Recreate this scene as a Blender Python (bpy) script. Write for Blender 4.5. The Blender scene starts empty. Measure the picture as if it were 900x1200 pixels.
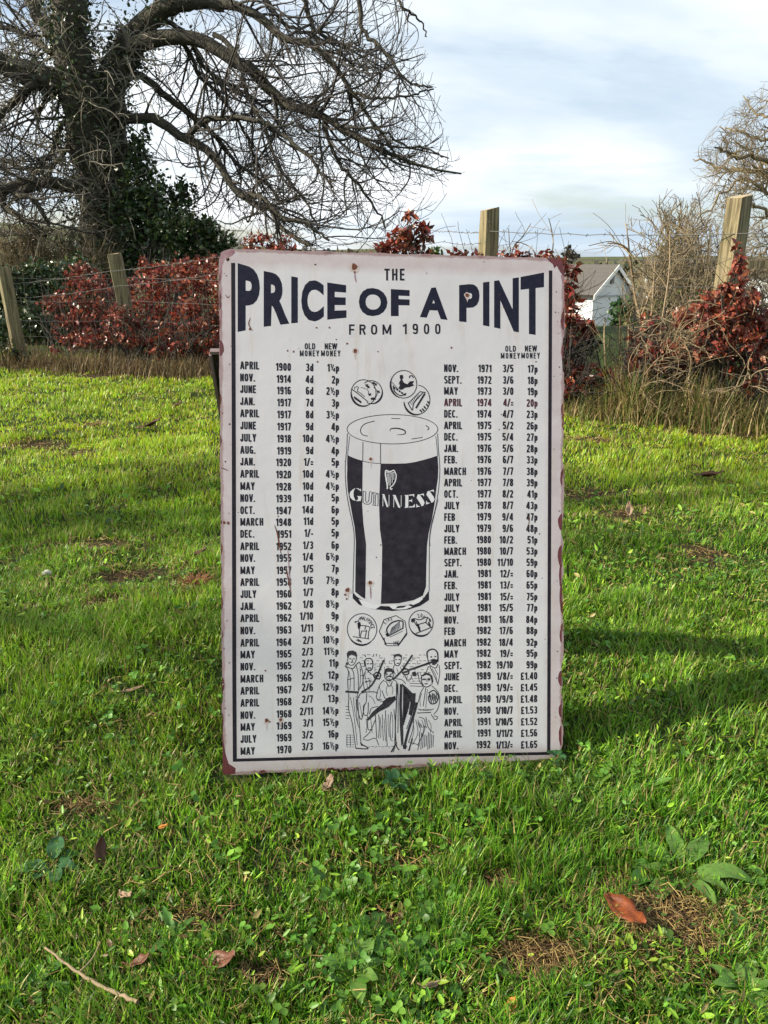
import bpy, math, random
import numpy as np
from mathutils import Vector
from mathutils.geometry import tessellate_polygon
S = bpy.context.scene
C = S.collection
RG = np.random.default_rng(7)
random.seed(7)
R = math.radians

# ------------------------------------------------------------------ camera
CAMH, PITCH, FOC = 0.95, R(18.16), 900.0
cam = bpy.data.objects.new('camera', bpy.data.cameras.new('camera'))
C.objects.link(cam)
cam.location = (0, 0, CAMH)
cam.rotation_euler = (R(90) - PITCH, 0, 0)
cam.data.sensor_fit = 'VERTICAL'
cam.data.sensor_height = 36
cam.data.lens = 36 * FOC / 1200
cam.data.clip_start = 0.05
cam.data.clip_end = 9000
S.camera = cam

# ------------------------------------------------------------------ world, sun, exposure
SUN_EL, SUN_AZ = 29.0, -7.0          # azimuth measured from -X (left of frame); negative = towards the viewer
ce, se = math.cos(R(SUN_EL)), math.sin(R(SUN_EL))
SUND = Vector((-ce * math.cos(R(SUN_AZ)), ce * math.sin(R(SUN_AZ)), se))
w = bpy.data.worlds.new('World'); S.world = w; w.use_nodes = True
nt = w.node_tree; N = nt.nodes; Lk = nt.links
for n in list(N): N.remove(n)
out = N.new('ShaderNodeOutputWorld'); bg = N.new('ShaderNodeBackground')
sky = N.new('ShaderNodeTexSky'); sky.sky_type = 'NISHITA'; sky.sun_disc = False
sky.sun_elevation = R(SUN_EL)
sky.sun_rotation = math.atan2(SUND.x, SUND.y)
sky.dust_density = 1.5
tc = N.new('ShaderNodeTexCoord')
sep = N.new('ShaderNodeSeparateXYZ'); Lk.new(tc.outputs['Generated'], sep.inputs[0])
def wm(op, a, b=None, clamp=False):
    m = N.new('ShaderNodeMath'); m.operation = op; m.use_clamp = clamp
    for i, v in enumerate((a, b)):
        if v is None: continue
        if isinstance(v, (int, float)): m.inputs[i].default_value = v
        else: Lk.new(v, m.inputs[i])
    return m.outputs[0]
zz = wm('MAXIMUM', sep.outputs['Z'], 0.0)
den = wm('ADD', zz, 0.16)
cx = wm('DIVIDE', sep.outputs['X'], den); cy = wm('DIVIDE', sep.outputs['Y'], den)
comb = N.new('ShaderNodeCombineXYZ'); Lk.new(cx, comb.inputs[0]); Lk.new(cy, comb.inputs[1])
def wnoise(scale, detail, rough, offs, sx=1.0):
    mp = N.new('ShaderNodeMapping'); Lk.new(comb.outputs[0], mp.inputs['Vector'])
    mp.inputs['Location'].default_value = offs; mp.inputs['Scale'].default_value = (sx, 1, 1)
    n = N.new('ShaderNodeTexNoise'); n.inputs['Scale'].default_value = scale
    n.inputs['Detail'].default_value = detail; n.inputs['Roughness'].default_value = rough
    n.inputs['Distortion'].default_value = 0.3
    Lk.new(mp.outputs[0], n.inputs['Vector']); return n.outputs['Fac']
def wramp(fac, stops):
    r = N.new('ShaderNodeValToRGB'); Lk.new(fac, r.inputs[0])
    e = r.color_ramp.elements
    while len(e) < len(stops): e.new(0.5)
    for k, (p, c) in enumerate(stops): e[k].position = p; e[k].color = (*c, 1)
    return r.outputs[0]
thick = wnoise(0.55, 5, 0.55, (3.1, 1.4, 0), 0.8)
cover = wnoise(0.8, 7, 0.6, (0.4, 5.2, 0), 0.6)
ccol = wramp(thick, [(0.32, (0.34, 0.42, 0.50)), (0.45, (0.42, 0.485, 0.545)), (0.56, (0.55, 0.59, 0.62)), (0.66, (0.68, 0.70, 0.72))])
cmask = wramp(cover, [(0.36, (0.25,) * 3), (0.52, (1.0,) * 3)])
skyb = N.new('ShaderNodeMix'); skyb.data_type = 'RGBA'; skyb.blend_type = 'MULTIPLY'
skyb.inputs[0].default_value = 1.0
Lk.new(sky.outputs[0], skyb.inputs[6]); skyb.inputs[7].default_value = (0.10, 0.10, 0.10, 1)
mixs = N.new('ShaderNodeMix'); mixs.data_type = 'RGBA'
Lk.new(cmask, mixs.inputs[0]); Lk.new(skyb.outputs[2], mixs.inputs[6]); Lk.new(ccol, mixs.inputs[7])
Lk.new(mixs.outputs[2], bg.inputs[0]); bg.inputs[1].default_value = 1.0
Lk.new(bg.outputs[0], out.inputs[0])
sun = bpy.data.objects.new('sun', bpy.data.lights.new('sun', 'SUN')); C.objects.link(sun)
sun.data.energy = 5.0; sun.data.angle = R(0.7); sun.data.color = (1.0, 0.90, 0.74)
sun.rotation_euler = SUND.to_track_quat('Z', 'Y').to_euler()
S.view_settings.view_transform = 'Standard'; S.view_settings.look = 'None'
S.view_settings.gamma = 1; S.view_settings.exposure = 0.88

# ------------------------------------------------------------------ helpers
cp, sp = math.cos(PITCH), math.sin(PITCH)
def ray(px, py):
    x, u = px - 450.0, 600.0 - py
    return np.array([x, FOC * cp + u * sp, u * cp - FOC * sp])
def W(px, py, Y):
    d = ray(px, py); return np.array([0, 0, CAMH]) + d * (Y / d[1])
def vnoise(x, y, seed=0):
    x = np.asarray(x, float); y = np.asarray(y, float)
    xi = np.floor(x).astype(np.int64); yi = np.floor(y).astype(np.int64)
    fx = x - xi; fy = y - yi; fx = fx * fx * (3 - 2 * fx); fy = fy * fy * (3 - 2 * fy)
    def h(a, b):
        n = (a * 374761393 + b * 668265263 + seed * 974634777) & 0x7fffffff
        n = ((n ^ (n >> 13)) * 1274126177) & 0x7fffffff
        n = (n ^ (n >> 16)) & 0xffff
        return n / 65535.0
    return (h(xi, yi) * (1 - fx) + h(xi + 1, yi) * fx) * (1 - fy) + (h(xi, yi + 1) * (1 - fx) + h(xi + 1, yi + 1) * fx) * fy
def sstep(a, b, x):
    t = np.clip((np.asarray(x, float) - a) / (b - a), 0, 1); return t * t * (3 - 2 * t)
def gz(x, y):
    x = np.asarray(x, float); y = np.asarray(y, float)
    b = (vnoise(x * 1.1, y * 1.1, 1) - .5) * .05 + (vnoise(x * 4, y * 4, 2) - .5) * .022 + (vnoise(x * 11, y * 11, 3) - .5) * .012
    flat = sstep(.25, .9, np.hypot(x - .02, (y - 1.32)))
    b = b * (flat * .85 + .15) - .012 * (1 - flat)
    b = b * (1 - sstep(12, 40, y))
    right = sstep(-9, 4, x)
    dip = -sstep(8.5, 75, y) * (1.5 + 8.2 * right)
    big = (vnoise(x / 160, y / 160, 4) - .5) * 14 * sstep(90, 300, y)
    far = sstep(220, 1500, y) * (10 + 62 * sstep(0, -900, x) + 10 * vnoise(x / 300, y / 700, 5))
    return b + dip + big * .4 + far
def G(px, py):
    d = ray(px, py); t = -CAMH / d[2]; p = np.array([0, 0, CAMH]) + d * t
    for _ in range(4):
        z = float(gz(p[0], p[1])); t = (z - CAMH) / d[2]; p = np.array([0, 0, CAMH]) + d * t
    return p

def mkmesh(name, V, F, mats, col=None, smooth=False, fmat=None):
    V = np.asarray(V, np.float32).reshape(-1, 3); me = bpy.data.meshes.new(name)
    if isinstance(F, np.ndarray): F = [F]
    F = [np.asarray(f, np.int32) for f in F if len(f)]
    me.vertices.add(len(V)); me.vertices.foreach_set('co', V.ravel())
    idx = np.concatenate([f.ravel() for f in F]); sz = np.concatenate([np.full(len(f), f.shape[1], np.int32) for f in F])
    st = np.concatenate([[0], np.cumsum(sz)[:-1]]).astype(np.int32)
    me.loops.add(len(idx)); me.loops.foreach_set('vertex_index', idx)
    me.polygons.add(len(sz)); me.polygons.foreach_set('loop_start', st)
    try: me.polygons.foreach_set('loop_total', sz)
    except Exception: pass
    if smooth: me.polygons.foreach_set('use_smooth', np.ones(len(sz), bool))
    for m in (mats if isinstance(mats, (list, tuple)) else [mats]): me.materials.append(m)
    if fmat is not None: me.polygons.foreach_set('material_index', np.asarray(fmat, np.int32))
    if col is not None:
        a = me.color_attributes.new('Col', 'FLOAT_COLOR', 'POINT')
        c = np.ones((len(V), 4), np.float32); c[:, :3] = col; a.data.foreach_set('color', c.ravel())
    me.update(calc_edges=True)
    return me
def link(name, me, parent=None, loc=None):
    o = bpy.data.objects.new(name, me); C.objects.link(o)
    if parent is not None: o.parent = parent
    if loc is not None: o.location = loc
    return o
def tag(o, label=None, cat=None, group=None, kind=None):
    if label: o['label'] = label
    if cat: o['category'] = cat
    if group: o['group'] = group
    if kind: o['kind'] = kind
    return o
def thing(name, label, cat, loc, group=None):
    o = bpy.data.objects.new(name, None); C.objects.link(o); o.location = tuple(map(float, loc)); o.empty_display_size = .1
    return tag(o, label, cat, group)
class MB:
    """collects pieces of geometry (quads / tris / ngons as lists)"""
    def __init__(s): s.v = []; s.f = []; s.c = []
    def add(s, vs, fs, col=None):
        b = len(s.v); s.v.extend([tuple(map(float, v)) for v in vs]); s.f.extend([tuple(i + b for i in f) for f in fs])
        s.c.extend([col or (1, 1, 1)] * len(vs))
    def mesh(s, name, mats, smooth=False, off=(0, 0, 0), colors=False):
        me = bpy.data.meshes.new(name)
        me.from_pydata([(v[0] - off[0], v[1] - off[1], v[2] - off[2]) for v in s.v], [], s.f)
        for m in (mats if isinstance(mats, (list, tuple)) else [mats]): me.materials.append(m)
        if smooth: me.polygons.foreach_set('use_smooth', [True] * len(me.polygons))
        if colors:
            a = me.color_attributes.new('Col', 'FLOAT_COLOR', 'POINT')
            a.data.foreach_set('color', [x for c in s.c for x in (*c, 1.0)])
        me.update(); return me
def tubes(P, Rd, sides=4, cap=False):
    """batched tubes: P (n,m,3), Rd (n,m) -> V, F"""
    P = np.asarray(P, float); Rd = np.asarray(Rd, float)
    n, m, _ = P.shape
    T = np.gradient(P, axis=1); T /= np.linalg.norm(T, axis=2, keepdims=True) + 1e-12
    ref = np.where(np.abs(T[:, :1, 2:3]) > .8, np.array([[[1., .1, 0]]]), np.array([[[.1, .2, 1.]]]))
    A = np.cross(T, np.broadcast_to(ref, T.shape)); A /= np.linalg.norm(A, axis=2, keepdims=True) + 1e-12
    B = np.cross(T, A)
    th = np.arange(sides) / sides * 2 * np.pi
    V = P[:, :, None, :] + Rd[:, :, None, None] * (A[:, :, None, :] * np.cos(th)[None, None, :, None] + B[:, :, None, :] * np.sin(th)[None, None, :, None])
    idx = np.arange(n * m * sides).reshape(n, m, sides)
    a = idx[:, :-1]; b = idx[:, 1:]
    F = np.stack([a, np.roll(a, -1, 2), np.roll(b, -1, 2), b], -1).reshape(-1, 4)
    return V.reshape(-1, 3), F
def spline(pts, n):
    """Catmull-Rom resample"""
    p = np.asarray(pts, float); p = np.vstack([2 * p[0] - p[1], p, 2 * p[-1] - p[-2]])
    k = len(p) - 3; t = np.linspace(0, k - 1e-6, n); i = t.astype(int); f = (t - i)[:, None]
    p0, p1, p2, p3 = p[i], p[i + 1], p[i + 2], p[i + 3]
    return .5 * ((2 * p1) + (-p0 + p2) * f + (2 * p0 - 5 * p1 + 4 * p2 - p3) * f ** 2 + (-p0 + 3 * p1 - 3 * p2 + p3) * f ** 3)
def join(parts):
    V = []; F = {}; b = 0
    for v, f in parts:
        V.append(v); F.setdefault(f.shape[1], []).append(f + b); b += len(v)
    return np.vstack(V), [np.vstack(x) for x in F.values()]

def mat(name, col=(.5, .5, .5), rough=.7, attr=False, noise=None, bump=None, spec=.5, transl=0, metal=0, hue=None, obj=True):
    """procedural principled material; noise=(scale, strength, second colour)"""
    m = bpy.data.materials.new(name); m.use_nodes = True
    nt = m.node_tree; n = nt.nodes; L = nt.links; b = n['Principled BSDF']
    b.inputs['Base Color'].default_value = (*col, 1); b.inputs['Roughness'].default_value = rough
    b.inputs['Specular IOR Level'].default_value = spec; b.inputs['Metallic'].default_value = metal
    src = None
    if attr:
        a = n.new('ShaderNodeVertexColor'); a.layer_name = 'Col'; src = a.outputs[0]
    t = n.new('ShaderNodeTexCoord')
    if noise:
        sc, st, c2 = noise
        nz = n.new('ShaderNodeTexNoise'); nz.inputs['Scale'].default_value = sc; nz.inputs['Detail'].default_value = 6
        nz.inputs['Roughness'].default_value = .65
        L.new(t.outputs['Object'], nz.inputs['Vector'])
        rp = n.new('ShaderNodeValToRGB'); rp.color_ramp.elements[0].position = .35; rp.color_ramp.elements[1].position = .68
        L.new(nz.outputs[0], rp.inputs[0])
        mu = n.new('ShaderNodeMath'); mu.operation = 'MULTIPLY'; mu.inputs[1].default_value = st; L.new(rp.outputs[0], mu.inputs[0])
        mx = n.new('ShaderNodeMix'); mx.data_type = 'RGBA'; L.new(mu.outputs[0], mx.inputs[0])
        if src: L.new(src, mx.inputs[6])
        else: mx.inputs[6].default_value = (*col, 1)
        mx.inputs[7].default_value = (*c2, 1); src = mx.outputs[2]
    if src: L.new(src, b.inputs['Base Color'])
    if bump:
        nb = n.new('ShaderNodeTexNoise'); nb.inputs['Scale'].default_value = bump[0]; nb.inputs['Detail'].default_value = 5
        L.new(t.outputs['Object'], nb.inputs['Vector'])
        bp = n.new('ShaderNodeBump'); bp.inputs['Strength'].default_value = bump[1]; bp.inputs['Distance'].default_value = bump[2] if len(bump) > 2 else .01
        L.new(nb.outputs[0], bp.inputs['Height']); L.new(bp.outputs[0], b.inputs['Normal'])
    if transl:
        tr = n.new('ShaderNodeBsdfTranslucent'); ms = n.new('ShaderNodeMixShader'); ms.inputs[0].default_value = transl
        if src: L.new(src, tr.inputs[0])
        else: tr.inputs[0].default_value = (*col, 1)
        L.new(b.outputs[0], ms.inputs[1]); L.new(tr.outputs[0], ms.inputs[2])
        L.new(ms.outputs[0], n['Material Output'].inputs[0])
    return m
M = {}
M['grass'] = mat('grass_blade', rough=.42, attr=True, transl=.42, spec=.35)
M['leaf'] = mat('leafy_weed', rough=.45, attr=True, transl=.3, spec=.4)
M['beech'] = mat('beech_leaf', rough=.38, attr=True, transl=.25, spec=.5)
M['ever'] = mat('evergreen_leaf', rough=.35, attr=True, transl=.12, spec=.5)
M['straw'] = mat('dry_grass', rough=.6, attr=True, transl=.3)
M['bark'] = mat('bark', (.036, .030, .023), .9, noise=(9, .6, (.070, .068, .034)), bump=(30, .9, .03))
M['twig'] = mat('twig_bark', (.038, .032, .028), .85, noise=(3, .5, (.07, .062, .042)))
M['twig_pale'] = mat('pale_twig_bark', (.20, .18, .14), .85, noise=(3, .5, (.12, .12, .06)))
M['twig_brown'] = mat('brown_twig_bark', (.17, .125, .075), .85, noise=(2, .6, (.18, .16, .075)))
M['wire'] = mat('galvanised_wire', (.15, .145, .135), .65, metal=.2)
def woodmat():
    m = mat('weathered_post_wood', (.27, .215, .125), .88, noise=(7, .75, (.15, .145, .06))); n = m.node_tree.nodes; L = m.node_tree.links; b = n['Principled BSDF']
    t = n.new('ShaderNodeTexCoord'); mp = n.new('ShaderNodeMapping'); mp.inputs['Scale'].default_value = (70, 70, 3.5); L.new(t.outputs['Object'], mp.inputs[0])
    g = n.new('ShaderNodeTexNoise'); g.inputs['Scale'].default_value = 1; g.inputs['Detail'].default_value = 5; L.new(mp.outputs[0], g.inputs['Vector'])
    r = n.new('ShaderNodeValToRGB'); r.color_ramp.elements[0].position = .38; r.color_ramp.elements[0].color = (.25, .22, .18, 1); r.color_ramp.elements[1].position = .56; r.color_ramp.elements[1].color = (1, 1, 1, 1); L.new(g.outputs[0], r.inputs[0])
    mx = n.new('ShaderNodeMix'); mx.data_type = 'RGBA'; mx.blend_type = 'MULTIPLY'; mx.inputs[0].default_value = .8; L.new(b.inputs['Base Color'].links[0].from_socket, mx.inputs[6]); L.new(r.outputs[0], mx.inputs[7]); L.new(mx.outputs[2], b.inputs['Base Color'])
    bp = n.new('ShaderNodeBump'); bp.inputs['Strength'].default_value = .9; bp.inputs['Distance'].default_value = .006; L.new(g.outputs[0], bp.inputs['Height']); L.new(bp.outputs[0], b.inputs['Normal']); return m
M['wood'] = woodmat()
M['cut'] = mat('post_end_grain', (.40, .32, .19), .85, noise=(40, .6, (.20, .16, .09)), bump=(80, .5, .01))

# ------------------------------------------------------------------ ground sheet
BARE = [(770, 1085, 85, 30), (575, 1042, 42, 16), (640, 1130, 70, 30), (330, 925, 30, 10), (445, 1085, 30, 14), (300, 1150, 45, 18), (90, 642, 60, 9),
        (150, 675, 45, 9), (125, 710, 25, 12), (40, 522, 45, 7), (95, 532, 40, 5), (105, 500, 16, 3), (735, 606, 45, 9), (690, 518, 45, 6), (820, 655, 45, 14),
        (230, 685, 20, 10), (100, 948, 30, 8), (215, 1085, 35, 12), (390, 930, 22, 12), (700, 580, 60, 8), (840, 510, 60, 6), (470, 1020, 30, 8), (150, 440, 110, 4)]
BW = []
for (px, py, rx, ry) in BARE:
    c = G(px, py); e = G(px + rx, py); u = G(px, py - ry); BW.append((c[0], c[1], abs(e[0] - c[0]), abs(u[1] - c[1])))
def bare(x, y):
    r = np.zeros(np.shape(x))
    wob = vnoise(np.asarray(x) * 14, np.asarray(y) * 14, 21) * .9
    for (cx_, cy_, a, b) in BW:
        d = np.hypot((x - cx_) / a, (y - cy_) / b) + wob - .35
        r = np.maximum(r, 1 - sstep(.55, 1.15, d))
    return r
def axis(lo, hi, fine, far, neg=None):
    a = list(np.arange(lo, hi + 1e-6, fine)); s = fine; x = hi
    while x < far: s *= 1.13; x += s; a.append(x)
    s = fine; x = lo
    while x > neg: s *= 1.16; x -= s; a.insert(0, x)
    return np.array(a)
xs = axis(-5.5, 5.5, .05, 2600, -2600); ys = axis(.2, 9.5, .05, 3600, -60)
XX, YY = np.meshgrid(xs, ys)
ZZ = gz(XX, YY)
ii = np.arange(XX.size).reshape(XX.shape)
F = np.stack([ii[:-1, :-1], ii[:-1, 1:], ii[1:, 1:], ii[1:, :-1]], -1).reshape(-1, 4)
br = bare(XX, YY); n1 = vnoise(XX * 3, YY * 3, 8)
soil = np.array([.060, .038, .020]); mos = np.array([.030, .042, .012]); lush = np.array([.035, .070, .012])
gc = mos[None, None] * (1 - n1[..., None]) + lush[None, None] * n1[..., None]
gc = gc * (1 - br[..., None]) + soil * br[..., None]
fld = vnoise(XX / 70, YY / 90, 12); wood = (vnoise(XX / 45, YY / 60, 14) > .56) * sstep(150, 260, YY)
farc = np.array([.07, .115, .03]) * (1 - fld[..., None]) + np.array([.16, .125, .07]) * fld[..., None]
farc = farc * (1 - wood[..., None]) + np.array([.055, .05, .03]) * wood[..., None]
ff = sstep(9, 22, YY)[..., None]; gc = gc * (1 - ff) + farc * ff
M['ground'] = mat('ground_turf', rough=.95, attr=True, noise=(26, .55, (.030, .026, .014)), bump=(45, 1.0, .02), spec=.1)
tag(link('ground', mkmesh('ground', np.stack([XX, YY, ZZ], -1), F, M['ground'], gc.reshape(-1, 3), smooth=True)), kind='structure')

# ------------------------------------------------------------------ lawn: blades
YN, YFAR = .60, 9.2
def blades(n, ylo, yhi, seg, wid, lens, seed):
    rg = np.random.default_rng(seed)
    y = ylo * (yhi / ylo) ** rg.random(n); x = (rg.random(n) * 2 - 1) * (.64 * y + .22)
    # clumping: keep by noise
    dens = .20 + .75 * sstep(.25, .7, vnoise(x * 11, y * 11, 31)) + .45 * vnoise(x * 34, y * 34, 32)
    keep = rg.random(n) < dens * (1 - .90 * bare(x, y))
    fence_y = 7.5 - .54 * (x + 2.5)
    keep &= (y < np.clip(fence_y + .25, 4.6, 8.6))
    # metal panel plane: nothing grows through it
    py_ = 1.258 + (x + .313) * .1055
    keep &= ~((np.abs(x - .02) < .36) & (np.abs(y - py_ + .0) < .011))
    x, y = x[keep], y[keep]; n = len(x); py_ = py_[keep]
    z = gz(x, y)
    clump = vnoise(x * 5.5, y * 5.5, 33); big = vnoise(x * .9 + 7, y * 1.2, 34); fine = vnoise(x * 22, y * 22, 35)
    L = lens * (.30 + .85 * clump ** 1.5 + .40 * fine) * (.7 + .6 * rg.random(n))
    L *= 1 - .55 * np.clip(bare(x, y), 0, 1)
    frontd = py_ - y
    nearsign = (np.abs(x - .02) < .36) & (frontd > 0) & (frontd < .05)
    L = np.where(nearsign, L * (.4 + .5 * rg.random(n)), L)
    behind = (np.abs(x - .02) < .36) & (frontd <= 0) & (frontd > -.05); L = np.where(behind, L * .4, L)
    wdt = wid * (.6 + .8 * rg.random(n)) * np.maximum(1, y / 2.6) ** .8
    # local direction field plus randomness
    th = vnoise(x * 5, y * 5, 36) * 12 + rg.normal(0, 1.7, n)
    lean = np.clip(.15 + .95 * rg.random(n) + .5 * vnoise(x * 7, y * 7, 37) - .1, .05, 1.6)
    th = np.where(nearsign | behind, th * 0 + np.where(nearsign, -1.57, 1.57) + rg.normal(0, .7, n), th)
    d = np.stack([np.cos(th), np.sin(th), np.zeros(n)], -1); side = np.stack([-d[:, 1], d[:, 0], np.zeros(n)], -1)
    tw = rg.normal(0, .6, n)[:, None]; up = np.array([0, 0, 1.0])
    sd = side * np.cos(tw) + (up * .5 + d * .3) * np.sin(tw); sd /= np.linalg.norm(sd, axis=1, keepdims=True)
    pts = []; base = np.stack([x, y, z - .004], -1); p = base.copy(); ang = lean * .35
    for s in range(seg + 1):
        pts.append(p.copy()); a = ang + lean * 1.1 * (s / seg) ** 1.3
        p = p + (d * np.sin(a)[:, None] + up * np.cos(a)[:, None]) * (L / seg)[:, None]
    prof = [1, .95, .7, .4][:seg] if seg == 4 else ([1, .85, .5][:seg] if seg == 3 else [1, .75][:seg])
    V = []
    for s in range(seg): V += [pts[s] - sd * (wdt * .5 * prof[s])[:, None], pts[s] + sd * (wdt * .5 * prof[s])[:, None]]
    V.append(pts[seg]); k = len(V); V = np.stack(V, 1)
    b = np.arange(n)[:, None] * k; Q = []
    for s in range(seg - 1): Q.append(b + np.array([[2 * s, 2 * s + 1, 2 * s + 3, 2 * s + 2]]))
    T = b + np.array([[2 * seg - 2, 2 * seg - 1, 2 * seg]])
    # colours
    pal = np.array([[.140, .350, .022], [.290, .510, .036], [.050, .150, .014], [.420, .490, .020], [.46, .38, .15], [.20, .14, .05]])
    yel = np.clip(.0 + .55 * big + .62 * sstep(2.0, 3.8, y) - .25 * sstep(.0, .8, x) * sstep(4.6, 2.4, y), 0, 1)
    r = rg.random(n); t = yel[:, None]
    c = pal[0] * (1 - t) + pal[3] * t
    c = np.where((r < .30)[:, None], pal[2] * (1 - t) + pal[1] * t, c)
    c = np.where((r > .80)[:, None], pal[1], c)
    br_ = bare(x, y) + .10 + .22 * (vnoise(x * 2.3, y * 2.3, 41) > .66) + .16 * (x > .3) * (y > 2.6)
    strawm = rg.random(n) < .09 + .40 * np.clip(br_, 0, 1)
    c = np.where(strawm[:, None], np.where((rg.random(n) < .6)[:, None], pal[4], pal[5]), c)
    c = c * (.6 + .75 * rg.random(n))[:, None] * (.72 + .5 * vnoise(x * 6, y * 6, 44))[:, None]
    col = np.repeat(c[:, None, :], k, 1).copy()
    tipm = rg.random(n) < .2
    col[tipm, -1, :] = np.array([.35, .30, .10])
    return V.reshape(-1, 3), [np.vstack(Q), T], col.reshape(-1, 3), k * n
Vs, Qs, Ts, Cs, off = [], [], [], [], 0
for args in [(150000, YN, 1.9, 4, .0032, .046, 1), (195000, 1.8, 4.2, 3, .0040, .040, 2), (150000, 4.0, YFAR, 2, .0050, .040, 3)]:
    V, (Q, T), c, nn = blades(*args); Vs.append(V); Qs.append(Q + off); Ts.append(T + off); Cs.append(c); off += nn
tag(link('grass', mkmesh('grass', np.vstack(Vs), [np.vstack(Qs), np.vstack(Ts)], M['grass'], np.vstack(Cs), smooth=False)),
    'uneven bright green lawn grass with straw coloured blades', 'grass', kind='stuff')

# generic leaves: centre, direction, size -> folded elliptical leaf (6 verts, 4 tris)
def leaves(P, D, Nn, Ln, Wd, fold=.25):
    D = D / (np.linalg.norm(D, axis=1, keepdims=True) + 1e-9); Sd = np.cross(D, Nn); Sd /= np.linalg.norm(Sd, axis=1, keepdims=True) + 1e-9
    Nn = np.cross(Sd, D); L = Ln[:, None]; Wd = Wd[:, None] * .5
    a = P; t = P + D * L; m1 = P + D * L * .35 - Nn * Wd * fold * 1.2; m2 = P + D * L * .72 - Nn * Wd * fold
    v = np.stack([a, P + D * L * .33 + Sd * Wd, P + D * L * .72 + Sd * Wd * .8, t - Nn * L * .06, P + D * L * .72 - Sd * Wd * .8, P + D * L * .33 - Sd * Wd, m1], 1)
    n = len(P); b = np.arange(n)[:, None] * 7
    F = np.concatenate([b + np.array([[6, 0, 1]]), b + np.array([[6, 5, 0]])], 0)
    Q = np.concatenate([b + np.array([[6, 1, 2, 3]]), b + np.array([[6, 3, 4, 5]])], 0)
    return v.reshape(-1, 3), [F, Q]
def leaves_lo(P, D, Nn, Ln, Wd, fold=.2):
    D = D / (np.linalg.norm(D, axis=1, keepdims=True) + 1e-9); Sd = np.cross(D, Nn); Sd /= np.linalg.norm(Sd, axis=1, keepdims=True) + 1e-9
    Nn = np.cross(Sd, D); L = Ln[:, None]; Wd = Wd[:, None] * .5
    v = np.stack([P, P + D * L * .45 + Sd * Wd + Nn * Wd * fold, P + D * L, P + D * L * .45 - Sd * Wd + Nn * Wd * fold], 1)
    b = np.arange(len(P))[:, None] * 4
    return v.reshape(-1, 3), [np.concatenate([b + np.array([[0, 1, 2]]), b + np.array([[0, 2, 3]])], 0)]
def rdir(n, rg): v = rg.normal(size=(n, 3)); return v / np.linalg.norm(v, axis=1, keepdims=True)

# low leafy weeds in the turf (clover, chickweed): nobody could count them
rg = np.random.default_rng(11)
def weed_patch(n, ylo, yhi, seed):
    rg = np.random.default_rng(seed)
    y = ylo * (yhi / ylo) ** rg.random(n); x = (rg.random(n) * 2 - 1) * (.64 * y + .2)
    m = vnoise(x * 3.2, y * 3.2, 51)
    ex = np.exp(-((x - .28) / .28) ** 2 - ((y - 1.15) / .14) ** 2) + .8 * np.exp(-((x + .45) / .4) ** 2 - ((y - 1.28) / .16) ** 2) + .8 * np.exp(-((x - .02) / .2) ** 2 - ((y - .86) / .1) ** 2)
    keep = rg.random(n) < np.clip((m - .50) * 1.3 + ex * .55 * vnoise(x * 16, y * 16, 52) * 1.6, .05, 1) * (1 - .9 * bare(x, y))
    py_ = 1.258 + (x + .313) * .1055; keep &= ~((np.abs(x - .02) < .36) & (y > py_ - .02) & (y < py_ + .03))
    return x[keep], y[keep]
x, y = weed_patch(8500, YN, 2.6, 12); n = len(x); z = gz(x, y)
k3 = 3
ht = (.008 + .026 * rg.random(n)); sz = .0045 + .0075 * rg.random(n) ** 1.4 + .003 * vnoise(x * 3, y * 3, 61)
X = np.repeat(x, k3); Y = np.repeat(y, k3); Z = np.repeat(z + ht, k3); a0 = np.repeat(rg.random(n) * 6.28, k3) + np.tile(np.arange(k3) * 2.094, n) + rg.normal(0, .15, n * k3)
tilt = rg.normal(.15, .3, n * k3); D = np.stack([np.cos(a0) * np.cos(tilt), np.sin(a0) * np.cos(tilt), np.sin(tilt)], -1)
Nn = np.array([[0, 0, 1.]]) + rg.normal(0, .5, (n * k3, 3)); SZ = np.repeat(sz, k3)
V, F = leaves(np.stack([X, Y, Z], -1), D, Nn, SZ * 1.15, SZ * 1.0, .2)
cc = np.array([.085, .22, .024]) * (.45 + 1.0 * rg.random(n))[:, None] + np.array([.09, .10, .01]) * (rg.random(n)[:, None] ** 2.5)
tag(link('clover', mkmesh('clover', V, F, M['leaf'], np.repeat(cc, k3 * 7, 0))), 'small round leaved clover and chickweed mixed into the lawn', 'clover', kind='stuff')

def lowleaves(n, ylo, yhi, seed):
    rg = np.random.default_rng(seed); y = ylo * (yhi / ylo) ** rg.random(n); x = (rg.random(n) * 2 - 1) * (.64 * y + .2)
    keep = rg.random(n) < (.25 + .75 * sstep(.35, .65, vnoise(x * 6, y * 6, 55))) * (1 - .8 * bare(x, y)); py_ = 1.258 + (x + .313) * .1055; keep &= ~((np.abs(x - .02) < .36) & (y > py_ - .012) & (y < py_ + .03))
    x, y = x[keep], y[keep]; n = len(x); P = np.stack([x, y, gz(x, y) + .004 + .022 * rg.random(n)], -1)
    a = rg.random(n) * 6.28; el = rg.normal(.25, .5, n); D = np.stack([np.cos(a) * np.cos(el), np.sin(a) * np.cos(el), np.sin(el)], -1); Nn = np.array([[0, 0, 1.]]) + rg.normal(0, .7, (n, 3))
    L = (.007 + .014 * rg.random(n) ** 1.5) * np.maximum(1, y / 1.6); V, F = leaves(P, D, Nn, L, L * (.18 + .30 * rg.random(n)), .35)
    pal = np.array([[.11, .26, .024], [.24, .42, .035], [.30, .42, .04], [.06, .14, .02], [.34, .28, .10], [.13, .08, .03]]); c = pal[rg.choice(6, n, p=[.30, .24, .14, .18, .08, .06])] * (.6 + .8 * rg.random(n))[:, None]
    return V, F, np.repeat(c, 7, 0)
V, F, c = lowleaves(30000, YN, 3.2, 15)
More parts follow.
